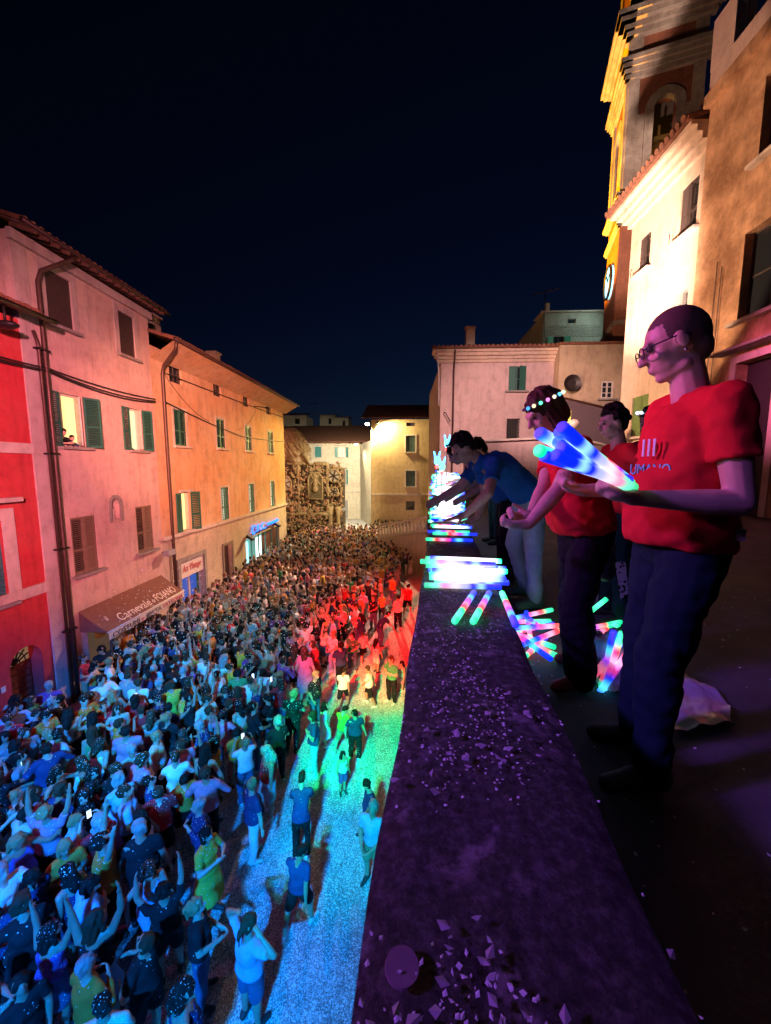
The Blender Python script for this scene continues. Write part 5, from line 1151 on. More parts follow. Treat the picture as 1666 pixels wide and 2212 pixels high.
HAIRW = {'short': 'short-haired', 'long': 'long-haired', 'pony': 'ponytailed', 'bun': 'bun-haired', 'bob': 'bob-haired', 'curly': 'curly-haired', 'crop': 'crop-haired'}
SPEC = [('stand', 'm', 'tee', 'trousers', 'short'), ('stand', 'f', 'tank', 'shorts', 'long'), ('lookup', 'f', 'tee', 'trousers', 'pony'), ('lookup', 'm', 'polo', 'shorts', 'short'),
        ('up2', 'f', 'tank', 'skirt', 'long'), ('up2', 'm', 'tee', 'shorts', 'curly'), ('up1', 'm', 'tee', 'trousers', 'short'), ('up1', 'f', 'tank', 'trousers', 'bun'),
        ('film', 'f', 'tee', 'shorts', 'long'), ('film', 'm', 'tee', 'trousers', 'short'), ('clap', 'f', 'dress', 'none', 'bob'), ('clap', 'm', 'long', 'trousers', 'short'),
        ('head', 'f', 'tee', 'shorts', 'pony'), ('walk', 'm', 'tee', 'shorts', 'short'), ('walk', 'f', 'tank', 'trousers', 'long'), ('dance', 'm', 'tee', 'trousers', 'curly'),
        ('dance', 'f', 'tank', 'skirt', 'long'), ('lean', 'm', 'tee', 'trousers', 'short'), ('fold', 'f', 'tee', 'trousers', 'bob'), ('fold', 'm', 'polo', 'trousers', 'short'), ('stand', 'f', 'dress', 'none', 'long')]
PROTO = []; LOW = []; MID = []
_sm = [SKINS[0]]
vr = random.Random(77)
def jit(q, a=.22): return tuple(x+vr.uniform(-a, a) for x in q)
for vi, (po, sx, tp, bt, hr) in enumerate(SPEC+SPEC):
    kw = dict(DEF); kw.update(POSES[po][1])
    if vi >= len(SPEC) or po in ('stand', 'walk'):
        kw.update(hy=vr.uniform(-45, 45), hp=kw['hp']+vr.uniform(-14, 22), cp=kw['cp']+vr.uniform(-4, 10), tw=kw['tw']+vr.uniform(-22, 22), la=tuple(jit(q) for q in kw['la']), ra=tuple(jit(q) for q in kw['ra']), ll=(jit(kw['ll'][0], .12), jit(kw['ll'][1], .08)), rl=(jit(kw['rl'][0], .12), jit(kw['rl'][1], .08)), fat=vr.choice((0, 0, .02, .05)))
    for k_ in ('sex', 'top', 'bottom', 'hair'): kw.pop(k_)
    parts, J = human(sex=sx, top=tp, bottom=bt, hair=hr, **kw); d = {}
    merged = MB(); cols = []
    for k, mb in parts.items():
        if not mb.v: continue
        me = blob(MB() if not mb.v else mb, .017 if k != 'hair' else .014, 3, .5); me.name = {'body': 'person', 'top': TOPW[tp].replace('-', '_').replace(' ', '_'), 'bottom': BOTW[bt].replace(' ', '_') or 'x', 'hair': 'hair', 'shoe_l': 'shoe', 'shoe_r': 'shoe'}[k]
        if k in ('top', 'bottom'): rough(me, .012, (9, 9, 7), len(PROTO)*3.1)
        if k == 'hair': rough(me, .014, (26, 26, 12), len(PROTO))
        me.materials.append(SKINS[0]); d[k] = me
    PROTO.append((d, J, (po, sx, tp, bt, hr)))
    for vx, vh, dst in ((.052, .042, MID), (.085, .06, LOW)):
        low = {}
        for k, mb in parts.items():
            if mb.v and not k.startswith('shoe'):
                me = blob(mb, vx if k != 'hair' else vh, 1, .4); nv = len(me.vertices); co = np.empty(nv*3, 'f'); me.vertices.foreach_get('co', co); low[k] = (co.reshape(-1, 3), np.array([tuple(p.vertices) for p in me.polygons], 'i')); bpy.data.meshes.remove(me)
        dst.append(low)
PHONE_ME = MB(); PHONE_ME.obox((0, 0, 0), V(1, 0, 0), V(0, 1, 0), Zv, .038, .005, .078); PHONE_ME = PHONE_ME.mesh('phone'); PHONE_ME.materials.append(plain('phone_black', (.02, .02, .02), .3))
sc_ = MB(); sc_.obox((0, -.006, 0), V(1, 0, 0), V(0, 1, 0), Zv, .034, .002, .072); PSCR = sc_.mesh('screen'); PSCR.materials.append(emit('phone_screen', (.5, .75, 1), 1.6))
NPERS = [0]; LABELS = {}
def omat(ob, mat): ob.material_slots[0].link = 'OBJECT'; ob.material_slots[0].material = mat
def person(idx, pos, face, h=1.72, shirt='white', pant='black', hairc='dark', conf=False, where='in the crowd', r=rng, group='people dancing in the street crowd', phone=True):
    d, J, (po, sx, tp, bt, hr) = PROTO[idx]; s = h/1.75
    M = Matrix.Translation(pos) @ Matrix.Rotation(face-math.pi/2, 4, 'Z') @ Matrix.Diagonal((s*r.uniform(1.04, 1.24), s*r.uniform(1.04, 1.2), s, 1))
    b = place('person', d['body'], None, M); omat(b, SKINS[r.randrange(3)])
    def kid(k, nm, mt):
        if k in d: o = bpy.data.objects.new(nm, d[k]); COL.objects.link(o); o.parent = b; omat(o, mt)
    kid('top', d['top'].name.split('.')[0], (SHC if conf else SHM)[shirt]); kid('bottom', d['bottom'].name.split('.')[0] if 'bottom' in d else '', PAM.get(pant, SHM.get(pant)))
    kid('hair', 'hair', (HAIRC if conf else HAIRS)[hairc]); sh_m = SHOE['white' if r.random() < .5 else 'dark']; kid('shoe_l', 'shoe', sh_m); kid('shoe_r', 'shoe', sh_m)
    lab = '%s %s person, %s %s%s, %s, %s' % (hairc, HAIRW[hr], shirt, TOPW[tp], '' if bt == 'none' else ', %s %s' % (pant, BOTW[bt]), POSES[po][0], where)
    tag(b, lab, 'person', group); NPERS[0] += 1
    if po == 'film' and phone:
        w = (M @ (J['palm_l']*.5+J['palm_r']*.5+V(0, .02, .05)).to_4d()).to_3d() if False else M @ (J['palm_l']*.5+J['palm_r']*.5+V(0, .02, .05))
        k = Matrix.Translation(w) @ Matrix.Rotation(face-math.pi/2, 4, 'Z'); o = place('phone', PHONE_ME, None, k); tag(o, 'lit phone of the %s-haired filmer in %s and %s %s' % (hairc, shirt, pant, where), 'phone', 'phones held up in the crowd'); c = bpy.data.objects.new('screen', PSCR); COL.objects.link(c); c.parent = o
    return b
cr = random.Random(21)
def parapet_x(Y): return PW((Y-pL0.y)/dirP.y, 0, 0).x
def zone(p):
    x, y = project(p)
    return x, y
EDGE = [onZ(x, y, 0) for x, y in ((500, 2290), (560, 1900), (610, 1740), (670, 1640), (715, 1550), (765, 1470), (800, 1405), (845, 1340), (895, 1250), (915, 1190), (925, 1160))]
def edge_x(Y):
    if Y <= EDGE[0].y: return EDGE[0].x
    for a, b in zip(EDGE, EDGE[1:]):
        if a.y <= Y <= b.y: return a.x+(b.x-a.x)*(Y-a.y)/(b.y-a.y)
    return min(parapet_x(Y)-.5, 2.4)
def area(p):
    x, y = p.x, p.y
    if y > 30: return 'before the float'
    if y > 23: return 'by neon shop' if x < -7 else 'in far red light' if x > -4 else 'before orange house'
    if y > 17: return 'along the orange house' if x < -7 else 'in the red light' if x > -3 else 'in confetti shower'
    if y > 12: return 'near the awning' if x < -7 else 'in green light' if x > -4 else 'in middle crowd'
    if x < -8: return 'before the red house'
    return 'at blue crowd edge' if x > -3.2 else 'in blue-lit crowd'
# people who stand out on the open ground: (feet pixel, prototype, facing deg, height, shirt, trousers, hair)
SOLO = [((648, 2003), 13, 70, 1.5, 'navy', 'black', 'dark', 'alone on confetti'), ((545, 2205), 12, 60, 1.62, 'light blue', 'denim', 'brown', 'on open blue ground'),
        ((440, 2160), 2, 20, 1.65, 'black', 'denim', 'blond', 'on open blue ground'), ((652, 1848), 17, 100, 1.55, 'navy', 'black', 'dark', 'on open blue ground'),
        ((800, 1815), 13, 200, 1.35, 'navy', 'denim', 'dark', 'by terrace wall'), ((806, 1905), 3, 250, 1.6, 'light blue', 'khaki', 'grey', 'under terrace wall'),
        ((742, 1712), 1, 300, 1.05, 'white', 'purple', 'dark', 'child on turquoise ground'), ((742, 1622), 13, 60, 1.3, 'yellow', 'khaki', 'dark', 'child on turquoise ground'),
        ((768, 1638), 0, 95, 1.35, 'navy', 'black', 'dark', 'child on turquoise ground'), ((680, 1670), 18, 200, 1.66, 'navy', 'pale denim', 'brown', 'at crowd rim'),
        ((702, 1612), 20, 30, 1.3, 'white', 'white', 'dark', 'child at crowd rim'), ((742, 1530), 13, 90, 1.35, 'white', 'black', 'dark', 'child on green ground'),
        ((798, 1524), 13, 170, 1.35, 'white', 'black', 'brown', 'child on green ground'), ((846, 1518), 19, 230, 1.6, 'green', 'black', 'brown', 'in green light'),
        ((868, 1494), 1, 200, 1.1, 'white', 'pink', 'dark', 'child by terrace wall'), ((812, 1452), 1, 40, 1.3, 'white', 'white', 'dark', 'child on red ground'),
        ((785, 1432), 13, 300, 1.3, 'white', 'black', 'brown', 'child on red ground'), ((762, 1450), 2, 250, 1.5, 'green', 'denim', 'dark', 'on the red ground'),
        ((820, 1395), 17, 30, 1.6, 'navy', 'denim', 'dark', 'on the red ground'), ((860, 1360), 6, 120, 1.7, 'white', 'black', 'dark', 'on the red ground'), ((880, 1330), 13, 80, 1.7, 'red', 'black', 'dark', 'on the red ground'),
        ((720, 1420), 0, 200, 1.72, 'light blue', 'khaki', 'brown', 'at red ground rim'), ((738, 1385), 7, 250, 1.66, 'cream', 'black', 'blond', 'at red ground rim'),
        ((118, 1600), 0, 100, 1.75, 'purple', 'black', 'grey', 'by the arched red door'), ((45, 1660), 11, 330, 1.78, 'light blue', 'black', 'dark', 'by the arched red door'), ((318, 1990), 0, 100, 1.86, 'black', 'black', 'grey', 'amid blue crowd')]
taken = []
for (px, k, fd, hgt, sh_, pt_, hc_, lab) in SOLO:
    p = onZ(px[0], px[1], 0); taken.append(p)
    person(k, p, R(fd), hgt, sh_, pt_, hc_, False, lab, cr, 'people on the open street')
# dense crowd
pts = []; grid_ = {}
def near_(p, r):
    gx, gy = int(p.x//1), int(p.y//1)
    for i in range(gx-1, gx+2):
        for j in range(gy-1, gy+2):
            for q in grid_.get((i, j), ()):
                if (q-p).length < r: return True
    return False
for q in taken: grid_.setdefault((int(q.x//1), int(q.y//1)), []).append(q)
for t in range(52000):
    Y = 3.6+cr.random()**1.0*46; X = cr.uniform(-10.5, 3.0); p = V(X, Y, 0)
    ex = edge_x(Y); 
    if X > ex: continue
    if Y > 41.3 and X < -3.2: continue
    if Y > 25 and X > 0.2+(Y-25)*.02 and Y < 36 and X > parapet_x(Y)-.4: continue
    if X < -8.9 and 9.5 < Y < 11.2: continue
    x, y = project(p)
    if not (-120 < x < 1000 and y < 2480): continue
    sparse = max(0, 1-(ex-X)/1.6)
    r_ = (.44 if Y < 13 else .47)+.5*sparse+(.04 if cr.random() < .3 else 0)
    if near_(p, r_): continue
    grid_.setdefault((int(X//1), int(Y//1)), []).append(p); pts.append(p)
pts.sort(key=lambda p: (p-V(0, 0, 7.8)).length)
print('crowd points', len(pts))
SK = ['white']*3+['black']*8+['navy']*3+['red']*2+['yellow', 'pink', 'pink', 'grey', 'grey', 'green', 'orange', 'light blue', 'light blue', 'light blue', 'cream', 'cream', 'purple']
PK = ['black']*5+['denim']*4+['pale denim', 'khaki', 'white']; HK = ['dark']*5+['brown']*5+['blond']*2+['grey']
used = set(); NIND = 300-len(SOLO)
POOL = [0, 1, 2, 3, 4, 5, 6, 7, 8, 9, 10, 11, 0, 1, 2, 14, 15, 16, 18, 19, 20, 0, 3, 2, 10, 1, 11]
far_v = []; far_f = []; far_c = []; nv_ = 0
for i, p in enumerate(pts):
    pri = cr.random(); fd = math.atan2(18-p.y, -4-p.x)+cr.gauss(0, 1.1) if p.y < 16 else math.atan2(-p.y*.3, -1-p.x)+cr.gauss(0, 1.0) if p.y < 30 else -1.57+cr.gauss(0, .9)
    h = cr.gauss(1.68, .08)
    if i < NIND:
        for _ in range(12):
            k = cr.choice(POOL)+(len(SPEC) if cr.random() < .5 else 0); a = (k, cr.choice(SK), cr.choice(PK), cr.choice(HK))
            key = (a, area(p))
            if key not in used: break
        used.add(key); conf = cr.random() < (.5 if p.y < 16 else .4)
        person(k, p, fd, h, a[1], a[2], a[3], conf, area(p), cr)
    else:
        k = cr.choice(POOL)+(len(SPEC) if cr.random() < .5 else 0); low = (MID if i < 470 else LOW)[k]; s = h/1.75; c_, s_ = math.cos(fd-math.pi/2), math.sin(fd-math.pi/2)
        cols = dict(body=(.50, .32, .24), top=SHIRTS[cr.choice(SK)], bottom=PANTS[cr.choice(PK)], hair=cr.choice(((.02, .014, .012), (.06, .035, .02), (.3, .2, .1))))
        for kk, (co, fs) in low.items():
            q = co*s; w = np.stack([q[:, 0]*c_-q[:, 1]*s_+p.x, q[:, 0]*s_+q[:, 1]*c_+p.y, q[:, 2]], 1)
            far_v.append(w); far_f.append(fs+nv_); far_c.append(np.tile(np.array([*cols[kk], 1.0], 'f'), (len(w), 1))); nv_ += len(w)
fv = np.concatenate(far_v); ff = np.concatenate(far_f); me = bpy.data.meshes.new('crowd'); me.vertices.add(len(fv)); me.vertices.foreach_set('co', fv.astype('f').ravel())
me.loops.add(ff.size); me.loops.foreach_set('vertex_index', ff.ravel()); me.polygons.add(len(ff)); me.polygons.foreach_set('loop_start', np.arange(0, ff.size, 4)); me.update(calc_edges=True); me.validate()
at_ = me.color_attributes.new('Col', 'FLOAT_COLOR', 'POINT'); at_.data.foreach_set('color', np.concatenate(far_c).ravel()); me.polygons.foreach_set('use_smooth', [True]*len(me.polygons))
m_, N, L, b = base_mat('crowd_cloth'); an = N.new('ShaderNodeAttribute'); an.attribute_name = 'Col'; L.new(an.outputs['Color'], b.inputs['Base Color']); b.inputs['Roughness'].default_value = .8; me.materials.append(m_)
o = bpy.data.objects.new('crowd', me); COL.objects.link(o); tag(o, 'dense far crowd packing the street before the carnival float', 'crowd', None, 'stuff')
print('far tris', len(me.polygons)*2, 'persons', NPERS)
# ------------------------------------------------------------------ glowing foam sticks
def stickmat(name, stops, s):
    m_, N, L, b = base_mat(name); tc = N.new('ShaderNodeTexCoord'); sp = N.new('ShaderNodeSeparateXYZ'); L.new(tc.outputs['Object'], sp.inputs[0])
    mp = N.new('ShaderNodeMapRange'); mp.inputs[1].default_value = -.23; mp.inputs[2].default_value = .23; L.new(sp.outputs['Z'], mp.inputs[0])
    r = _ramp(N, L, mp.outputs[0], stops); r.color_ramp.interpolation = 'EASE'; L.new(r.outputs[0], b.inputs['Emission Color']); b.inputs['Emission Strength'].default_value = s
    b.inputs['Base Color'].default_value = (.55, .55, .6, 1); b.inputs['Roughness'].default_value = .6; return m_
GR, BL, PK_, WH, CY, RD = (.0, .75, .25), (.0, .02, 1), (1, .12, .35), (1, .85, 1), (.1, .75, 1), (1, .03, .05)
STM = [stickmat('foam_stick_a', [(0, GR), (.14, (.08, 1, .5)), (.30, GR), (.38, RD), (.50, (1, .22, .32)), (.62, (.35, .02, .9)), (.76, (.05, .5, 1)), (.86, BL), (1, BL)], .95),
       stickmat('foam_stick_b', [(0, BL), (.16, BL), (.28, (.08, .6, 1)), (.42, BL), (.52, (1, .04, .3)), (.64, (1, .35, .55)), (.76, RD), (.9, (.05, 1, .45)), (1, GR)], .95),
       stickmat('foam_stick_c', [(0, GR), (.1, (.5, 1, .8)), (.22, WH), (.5, (1, .9, 1)), (.72, (.9, .75, 1)), (.86, (.3, .5, 1)), (1, BL)], 1.5),
       stickmat('foam_stick_d', [(0, GR), (.14, (.2, 1, .7)), (.26, (1, .35, .6)), (.40, (1, .85, .95)), (.54, (.5, .55, 1)), (.64, BL), (.74, (.35, .8, 1)), (.83, BL), (1, BL)], .62)]
STK = []
for k, mt in enumerate(STM):
    q = MB(); q.tube([(0, 0, -.235), (0, 0, -.2345), (0, 0, -.230), (0, 0, 0), (0, 0, .230), (0, 0, .2345), (0, 0, .235)], [.006, .014, .0168, .0168, .0168, .014, .006], 16); me = q.mesh('glow_stick'); me.polygons.foreach_set('use_smooth', [True]*len(me.polygons)); me.materials.append(mt); STK.append(me)
SWORD = ('green tipped glowing foam stick', 'blue and pink glowing foam stick', 'white-hot glowing foam stick', 'blue ended glowing foam stick')
def stick(c, d, k, where, group):
    d = Vector(d).normalized(); x = d.orthogonal().normalized(); o = place('glow_stick', STK[k], None, frame(x, d.cross(x), d, Vector(c))); return tag(o, SWORD[k]+' '+where, 'glow stick', group)
sr = random.Random(11)
def alongY(px, py): p = onZ(px, py, ZP); return (p-V(pL0.x, pL0.y, ZP)).dot(dirP)
# wide pile lying across the coping
s0, s1 = alongY(1000, 1277), alongY(1000, 1222); across = P_IN*.5
n = 7; rows = ((0, n, 0), (1, n-1, .037), (2, n-3, .074), (3, 2, .111))
for lay, cnt, dz in rows:
    for i in range(cnt):
        al = s0+.02+(s1-s0-.04)*(i+.5*lay*.9)/(n-1)
        stick(PW(al, across+sr.uniform(-.05, .10), ZP+.026+dz), nrmP*(-1 if sr.random() < .12 else 1)+dirP*sr.uniform(-.07, .07)+Zv*sr.uniform(-.01, .01), sr.choice((2, 2, 2, 0, 3)), ('in the bottom layer of the wide parapet pile', 'in the second layer of the wide parapet pile', 'in the third layer of the wide parapet pile', 'on top of the wide parapet pile')[lay], 'sticks piled across the parapet')
# three loose ones in front of it
for (x0, y0, x1, y1, k, w) in ((985, 1338, 1022, 1283, 0, 'lying loose, first of two parallel ones before the pile'), (1024, 1340, 1056, 1283, 0, 'lying loose, second of two parallel ones before the pile'), (1086, 1284, 1112, 1345, 0, 'lying alone on the parapet inner edge')):
    a_, b_ = onZ(x0, y0, ZP+.024), onZ(x1, y1, ZP+.024); stick((a_+b_)/2, b_-a_, k, w, 'loose sticks on the parapet')
# short pile of three
s0, s1 = alongY(990, 1172), alongY(990, 1140)
for i in range(5): stick(PW(s0+(s1-s0)*i/4, across+sr.uniform(-.03, .05), ZP+.026+.02*(i % 2)), nrmP*(1 if i % 2 else -1)+dirP*sr.uniform(-.04, .04), (1, 0, 0, 2, 1)[i], 'in the small row under the bending man', 'sticks in the small row')
# long heap that runs on along the wall
s0 = alongY(985, 1128); L_ = 4.6
for i in range(170):
    al = s0+L_*(i/170)**1.2; hgt = .03+.60*min(1, (al-s0)/.9)*sr.random()**.8
    stick(PW(al, across+sr.uniform(-.06, .03), ZP+hgt), nrmP*sr.choice((1, 1, -1))+dirP*sr.uniform(-.25, .25)+Zv*sr.uniform(-.10, .22), sr.choice((2, 2, 0, 1, 2, 3)), ('low' if hgt < .14 else 'high')+' in the long parapet heap, '+('at the bending man' if al < s0+1.1 else 'midway along' if al < s0+2.6 else 'at its far end'), 'sticks heaped along the parapet')
# light-up toys stuck on top of the heap
def toy(px, py, Y, cols, lab):
    c = onY(px, py, Y); t = thing('light_toy', c-Zv*.1, lab, 'toy'); q = MB(); q.tube([c-Zv*max(.1, c.z-ZP-.25), c], .008, 6); q.build('stem', plain('toy_stem', (.3, .3, .3), .5), t)
    q = MB(); q.ell(c+Zv*.05, .045, .04, .07); q.build('body', emit('toy_'+cols[0], {'blue': (.05, .35, 1), 'red': (1, .05, .05), 'green': (.05, 1, .6)}[cols[0]], 5), t, True)
    for s in (-1, 1): q = MB(); q.caps(c+V(.025*s, 0, .1), .018, c+V(.045*s, 0, .19), .01); q.build('ear', emit('toy_blue', (.05, .35, 1), 5), t, True)
    q = MB(); q.ell(c-Zv*.045, .03, .03, .03); q.build('nose', emit('toy_red', (1, .05, .05), 5), t, True)
toy(966, 965, 6.6, ('blue', 'red'), 'upright blue light-up bunny toy with a red base above the heap')
toy(944, 1002, 6.2, ('blue',), 'tilted blue light-up toy leaning over the street side'); toy(955, 1015, 6.0, ('green',), 'small green light-up toy in the heap')
# sticks on the terrace floor
for i in range(11):
    px, py = sr.choice(((1140, 1345), (1145, 1360), (1150, 1385), (1205, 1405), (1215, 1400))); c = onZ(px+sr.uniform(-25, 25), py+sr.uniform(-20, 20), ZT+.03+.045*(i % 3)); stick(c, (sr.uniform(-1, 1), sr.uniform(-.6, 1), sr.uniform(.0, .12)), sr.choice((0, 1, 1, 0)), 'dropped on the terrace floor beside the woman', 'sticks dropped on the terrace floor')
for k, (a_, b_) in enumerate((((1268, 1378), (1330, 1352)), ((1262, 1360), (1325, 1347)), ((1240, 1350), (1275, 1322)))):
    p, q = onZ(*a_, ZT+.05), onZ(*b_, ZT+.05+.1*(k == 2)); stick((p+q)/2, p-q, 0, 'at the mouth of the clear bag', 'sticks at the clear bag')

# ------------------------------------------------------------------ people on the terrace
def figure(pos, face, h, label, mats, hi=.0065, folds=.010, ms=None, **kw):
    s = h/1.75; M = Matrix.Translation(pos) @ Matrix.Rotation(face-math.pi/2, 4, 'Z') @ Matrix.Scale(s, 4); Mi = M.inverted()
    for k in ('la', 'ra'):
        if isinstance(kw.get(k), dict):
            kw[k] = dict(kw[k])
            if 'to' in kw[k]: kw[k]['to'] = Mi @ Vector(kw[k]['to'])
            if 'du' in kw[k]: continue
            if 'wpole' in kw[k]: kw[k]['pole'] = Mi.to_3x3() @ Vector(kw[k]['wpole'])
    for k in ('hd_l', 'hd_r', 'palm_l', 'palm_r'):
        if k in kw: kw[k] = Mi.to_3x3() @ Vector(kw[k])
    # the pelvis is the local origin while posing, so lift targets by the standing leg length
    leg = kw.pop('leg', .93)
    for k in ('la', 'ra'):
        if isinstance(kw.get(k), dict) and 'to' in kw[k]: kw[k]['to'] = kw[k]['to']-V(0, 0, leg)
    parts, J = human(hi=True, **kw); b = None
    for k in ('body', 'top', 'bottom', 'hair', 'shoe_l', 'shoe_r'):
        mb = parts[k]
        if not mb.v: continue
        me = blob(mb, {'body': hi, 'hair': hi, 'shoe_l': .009, 'shoe_r': .009}.get(k, .010), 4 if k != 'hair' else 2, .5)
        if k in ('top', 'bottom'): rough(me, folds*.5, (15, 15, 9), 3.3); rough(me, folds*.28, (34, 34, 26), 1.1)
        if k == 'hair':
            if kw.get('hair') != 'crop': rough(me, .006, (60, 60, 30), 2)
            if kw.get('hair') in ('crop', 'short', 'curly'): trim_hair(me, J['head'], J['Mh'])
        me.materials.append(mats[k.split('_')[0]])
        if k == 'body': me.name = 'person'; b = place('person', me, None, M); tag(b, label, 'person', 'people on the terrace')
        else:
            nm = {'top': 'polo_shirt' if kw.get('top') == 'polo' else 't_shirt', 'bottom': 'trousers', 'hair': 'hair', 'shoe_l': 'shoe', 'shoe_r': 'shoe'}[k]; me.name = nm; o = bpy.data.objects.new(nm, me); COL.objects.link(o); o.parent = b
    # eyes
    for sx in (-1, 1):
        e = MB(); e.ell(J['head']+J['Mh'] @ V(.031*sx, .081, .006), .011, .011, .009, None, 10); me = e.mesh('eye'); me.materials.append(plain('eye_dark', (.10, .085, .08), .2)); o = bpy.data.objects.new('eye', me); COL.objects.link(o); o.parent = b
    W = {k: (M @ v if isinstance(v, Vector) and not k.startswith(('pn_', 'hd_')) else v) for k, v in J.items()}; W['M'] = M; W['R'] = M.to_3x3(); W['ob'] = b; W['s'] = s
    return b, W
def part(nm, mb, mat, W, smooth=True):
    """a worn part: built in the person's own space"""
    me = mb.mesh(nm); me.materials.append(mat)
    if smooth: me.polygons.foreach_set('use_smooth', [True]*len(me.polygons))
    o = bpy.data.objects.new(nm, me); COL.objects.link(o); o.parent = W['ob']; return o
TRED = cloth('tshirt_red', (.60, .025, .03)); TBLUE = cloth('polo_blue', (.02, .15, .40)); TMAR = cloth('tshirt_maroon', (.17, .012, .03)); BLK = cloth('trousers_black', (.012, .012, .016)); JEAN = cloth('jeans_dark', (.010, .030, .036)); JEANL = cloth('jeans_light', (.34, .52, .56))
SHR = plain('shoe_red', (.3, .02, .03), .6)
def mats(top, bot, hairm, sk=SKINS[1], shoe=SHOE['dark']): return dict(body=sk, top=top, bottom=bot, hair=hairm, shoe=shoe)
def on_depth(px, py, Y): return onY(px, py, Y)

# --- man in the red t-shirt, close by, holding a fan of sticks
mp_ = onZ(1412, 1685, ZT); hand = on_depth(1300, 1082, 1.10)
man, MW = figure(mp_+V(.05, .05, 0), R(174), 1.75, 'bespectacled crop-haired person in red t-shirt and jeans holding a fan of sticks', mats(TRED, JEAN, hairmat('hair_buzz', (.13, .088, .072)), SKINS[0]), .006, .012, pp=-3, cp=3, hp=18, hy=-14, fat=.06, hair='crop', hands='grip',
    la=dict(du=(-.16, -.10, -1), df=(.05, 1, .04), k=1.13), ra=dict(du=(.15, .1, -1), df=(-.25, 1, -.03), k=1.05), hd_l=(-1, -.05, .12), palm_l=(.1, .35, 1), hd_r=(-1, -.1, .1), palm_r=(0, -.2, 1), ll=((-.07, .22, -1), (-.01, .02, -1)), rl=((.07, .08, -1), (.02, .0, -1)))
def Hm(W, J, x, y, z): return J['head']+J['Mh'] @ V(x, y, z)
def glasses(W):
    Mi = W['M'].inverted(); hc = Mi @ W['head']; Mh = W['Mh']; H = lambda x, y, z: hc+Mh @ V(x, y, z)
    q = MB()
    for sx in (-1, 1):
        q.tube([H(sx*(.034+.026*math.cos(a)), .108, .004+.019*math.sin(a)) for a in [k*math.pi/8 for k in range(17)]], .0022, 6); q.tube([H(sx*.060, .107, .01), H(sx*.076, .06, .012), H(sx*.083, -.01, .014), H(sx*.081, -.03, .0)], .0024, 6)
    q.tube([H(-.009, .110, .008), H(.009, .110, .008)], .002, 6); part('glasses', q, plain('glasses_frame', (.015, .015, .03), .3), W)
    for sx in (-1, 1):
        k = MB(); k.ell(H(sx*.034, .108, .004), .025, .001, .018, Mh, 12)
        part('lens', k, glass('lens_glass', (.05, .05, .06)), W) if False else None
glasses(MW)
e_ = MB(); Mi = MW['M'].inverted(); hc = Mi @ MW['head']; e_.ell(hc+MW['Mh'] @ V(-.086, -.002, -.042), .006, .006, .006, None, 8); part('earring', e_, plain('earring_silver', (.8, .8, .8), .2, 1), MW)
# shirt print
def shirt_print(W, s, size, mat, x, y, z, span, yaw, tilt=0):
    me, w = text_mesh(s, size, .002); me.materials.append(mat); rt = Matrix.Rotation(yaw, 3, 'Z') @ V(-1, 0, 0); up = V(0, math.sin(tilt), math.cos(tilt)); nn = rt.cross(up); o = bpy.data.objects.new('shirt_print', me); COL.objects.link(o); o.parent = W['ob']; o.matrix_local = frame(rt*(span/w), up, nn, V(x, y, z))
PRW = plain('print_white', (.7, .7, .75), .6); PRC = plain('print_cyan', (.15, .6, .7), .6)
shirt_print(MW, 'UMANO', .055, PRC, .035, .172, 1.195, .17, R(20)); shirt_print(MW, 'III', .09, PRW, -.025, .166, 1.26, .06, R(20))
# belt and label on the jeans
q = MB(); q.obox(V(-.17, -.07, 1.0), V(.35, .94, 0).normalized(), V(-.94, .35, 0).normalized(), Zv, .028, .004, .02); part('belt_label', q, plain('leather_tag', (.3, .22, .18), .7), MW, False)
# the fan in his hand
hp_ = MW['palm_l']+V(-.02, .0, .045)
ends = [(1152, 985), (1150, 1003), (1165, 965), (1180, 948), (1200, 940), (1168, 1008), (1190, 970), (1215, 955)]
for i, (px, py) in enumerate(ends):
    e = on_depth(px-8, py-22, 1.0+.03*(i % 3)); d = (e-hp_).normalized(); stick(hp_+d*(.15+.015*(i % 3))+V(0, .012*(i % 4)-.02, .008*(i % 3)), d, (3, 3, 2, 3, 3, 1, 3, 2)[i], 'in the fan held by the man in red', 'sticks held by the man in red')
# --- woman in the red t-shirt with the light-up headband
wp_ = onZ(1245, 1462, ZT)
wom, WW = figure(wp_, R(183), 1.66, 'person in red t-shirt, black trousers and light-up headband reaching over the parapet', mats(TRED, BLK, HAIRS['brown'], SKINS[0], SHR), .007, .012, sex='f', pp=10, cp=26, hp=32, hy=4, fat=.07, hair='bob', bottom='wide', hands='grip', leg=.93,
    la=dict(to=on_depth(1128, 1150, 1.82), wpole=(1, -.4, -.6)), ra=dict(to=on_depth(1140, 1128, 2.0), wpole=(1, .5, -.7)), hd_l=(-1, .05, -.05), palm_l=(.1, .6, .8), hd_r=(-1, -.1, -.05), palm_r=(0, -.6, .7), ll=((-.10, .24, -1), (-.02, -.12, -1)), rl=((.08, -.05, -1), (.02, -.25, -1)))
Mi = WW['M'].inverted(); hc = Mi @ WW['head']; HH = lambda x, y, z: hc+WW['Mh'] @ V(x, y, z)
q = MB(); q.tube([HH(.092*math.cos(a), -.02+.112*math.sin(a), .055+.015*math.sin(a)) for a in [k*math.pi/12 for k in range(25)]], .008, 6); hb_ = part('headband', q, plain('headband_dark', (.05, .03, .06), .7), WW)
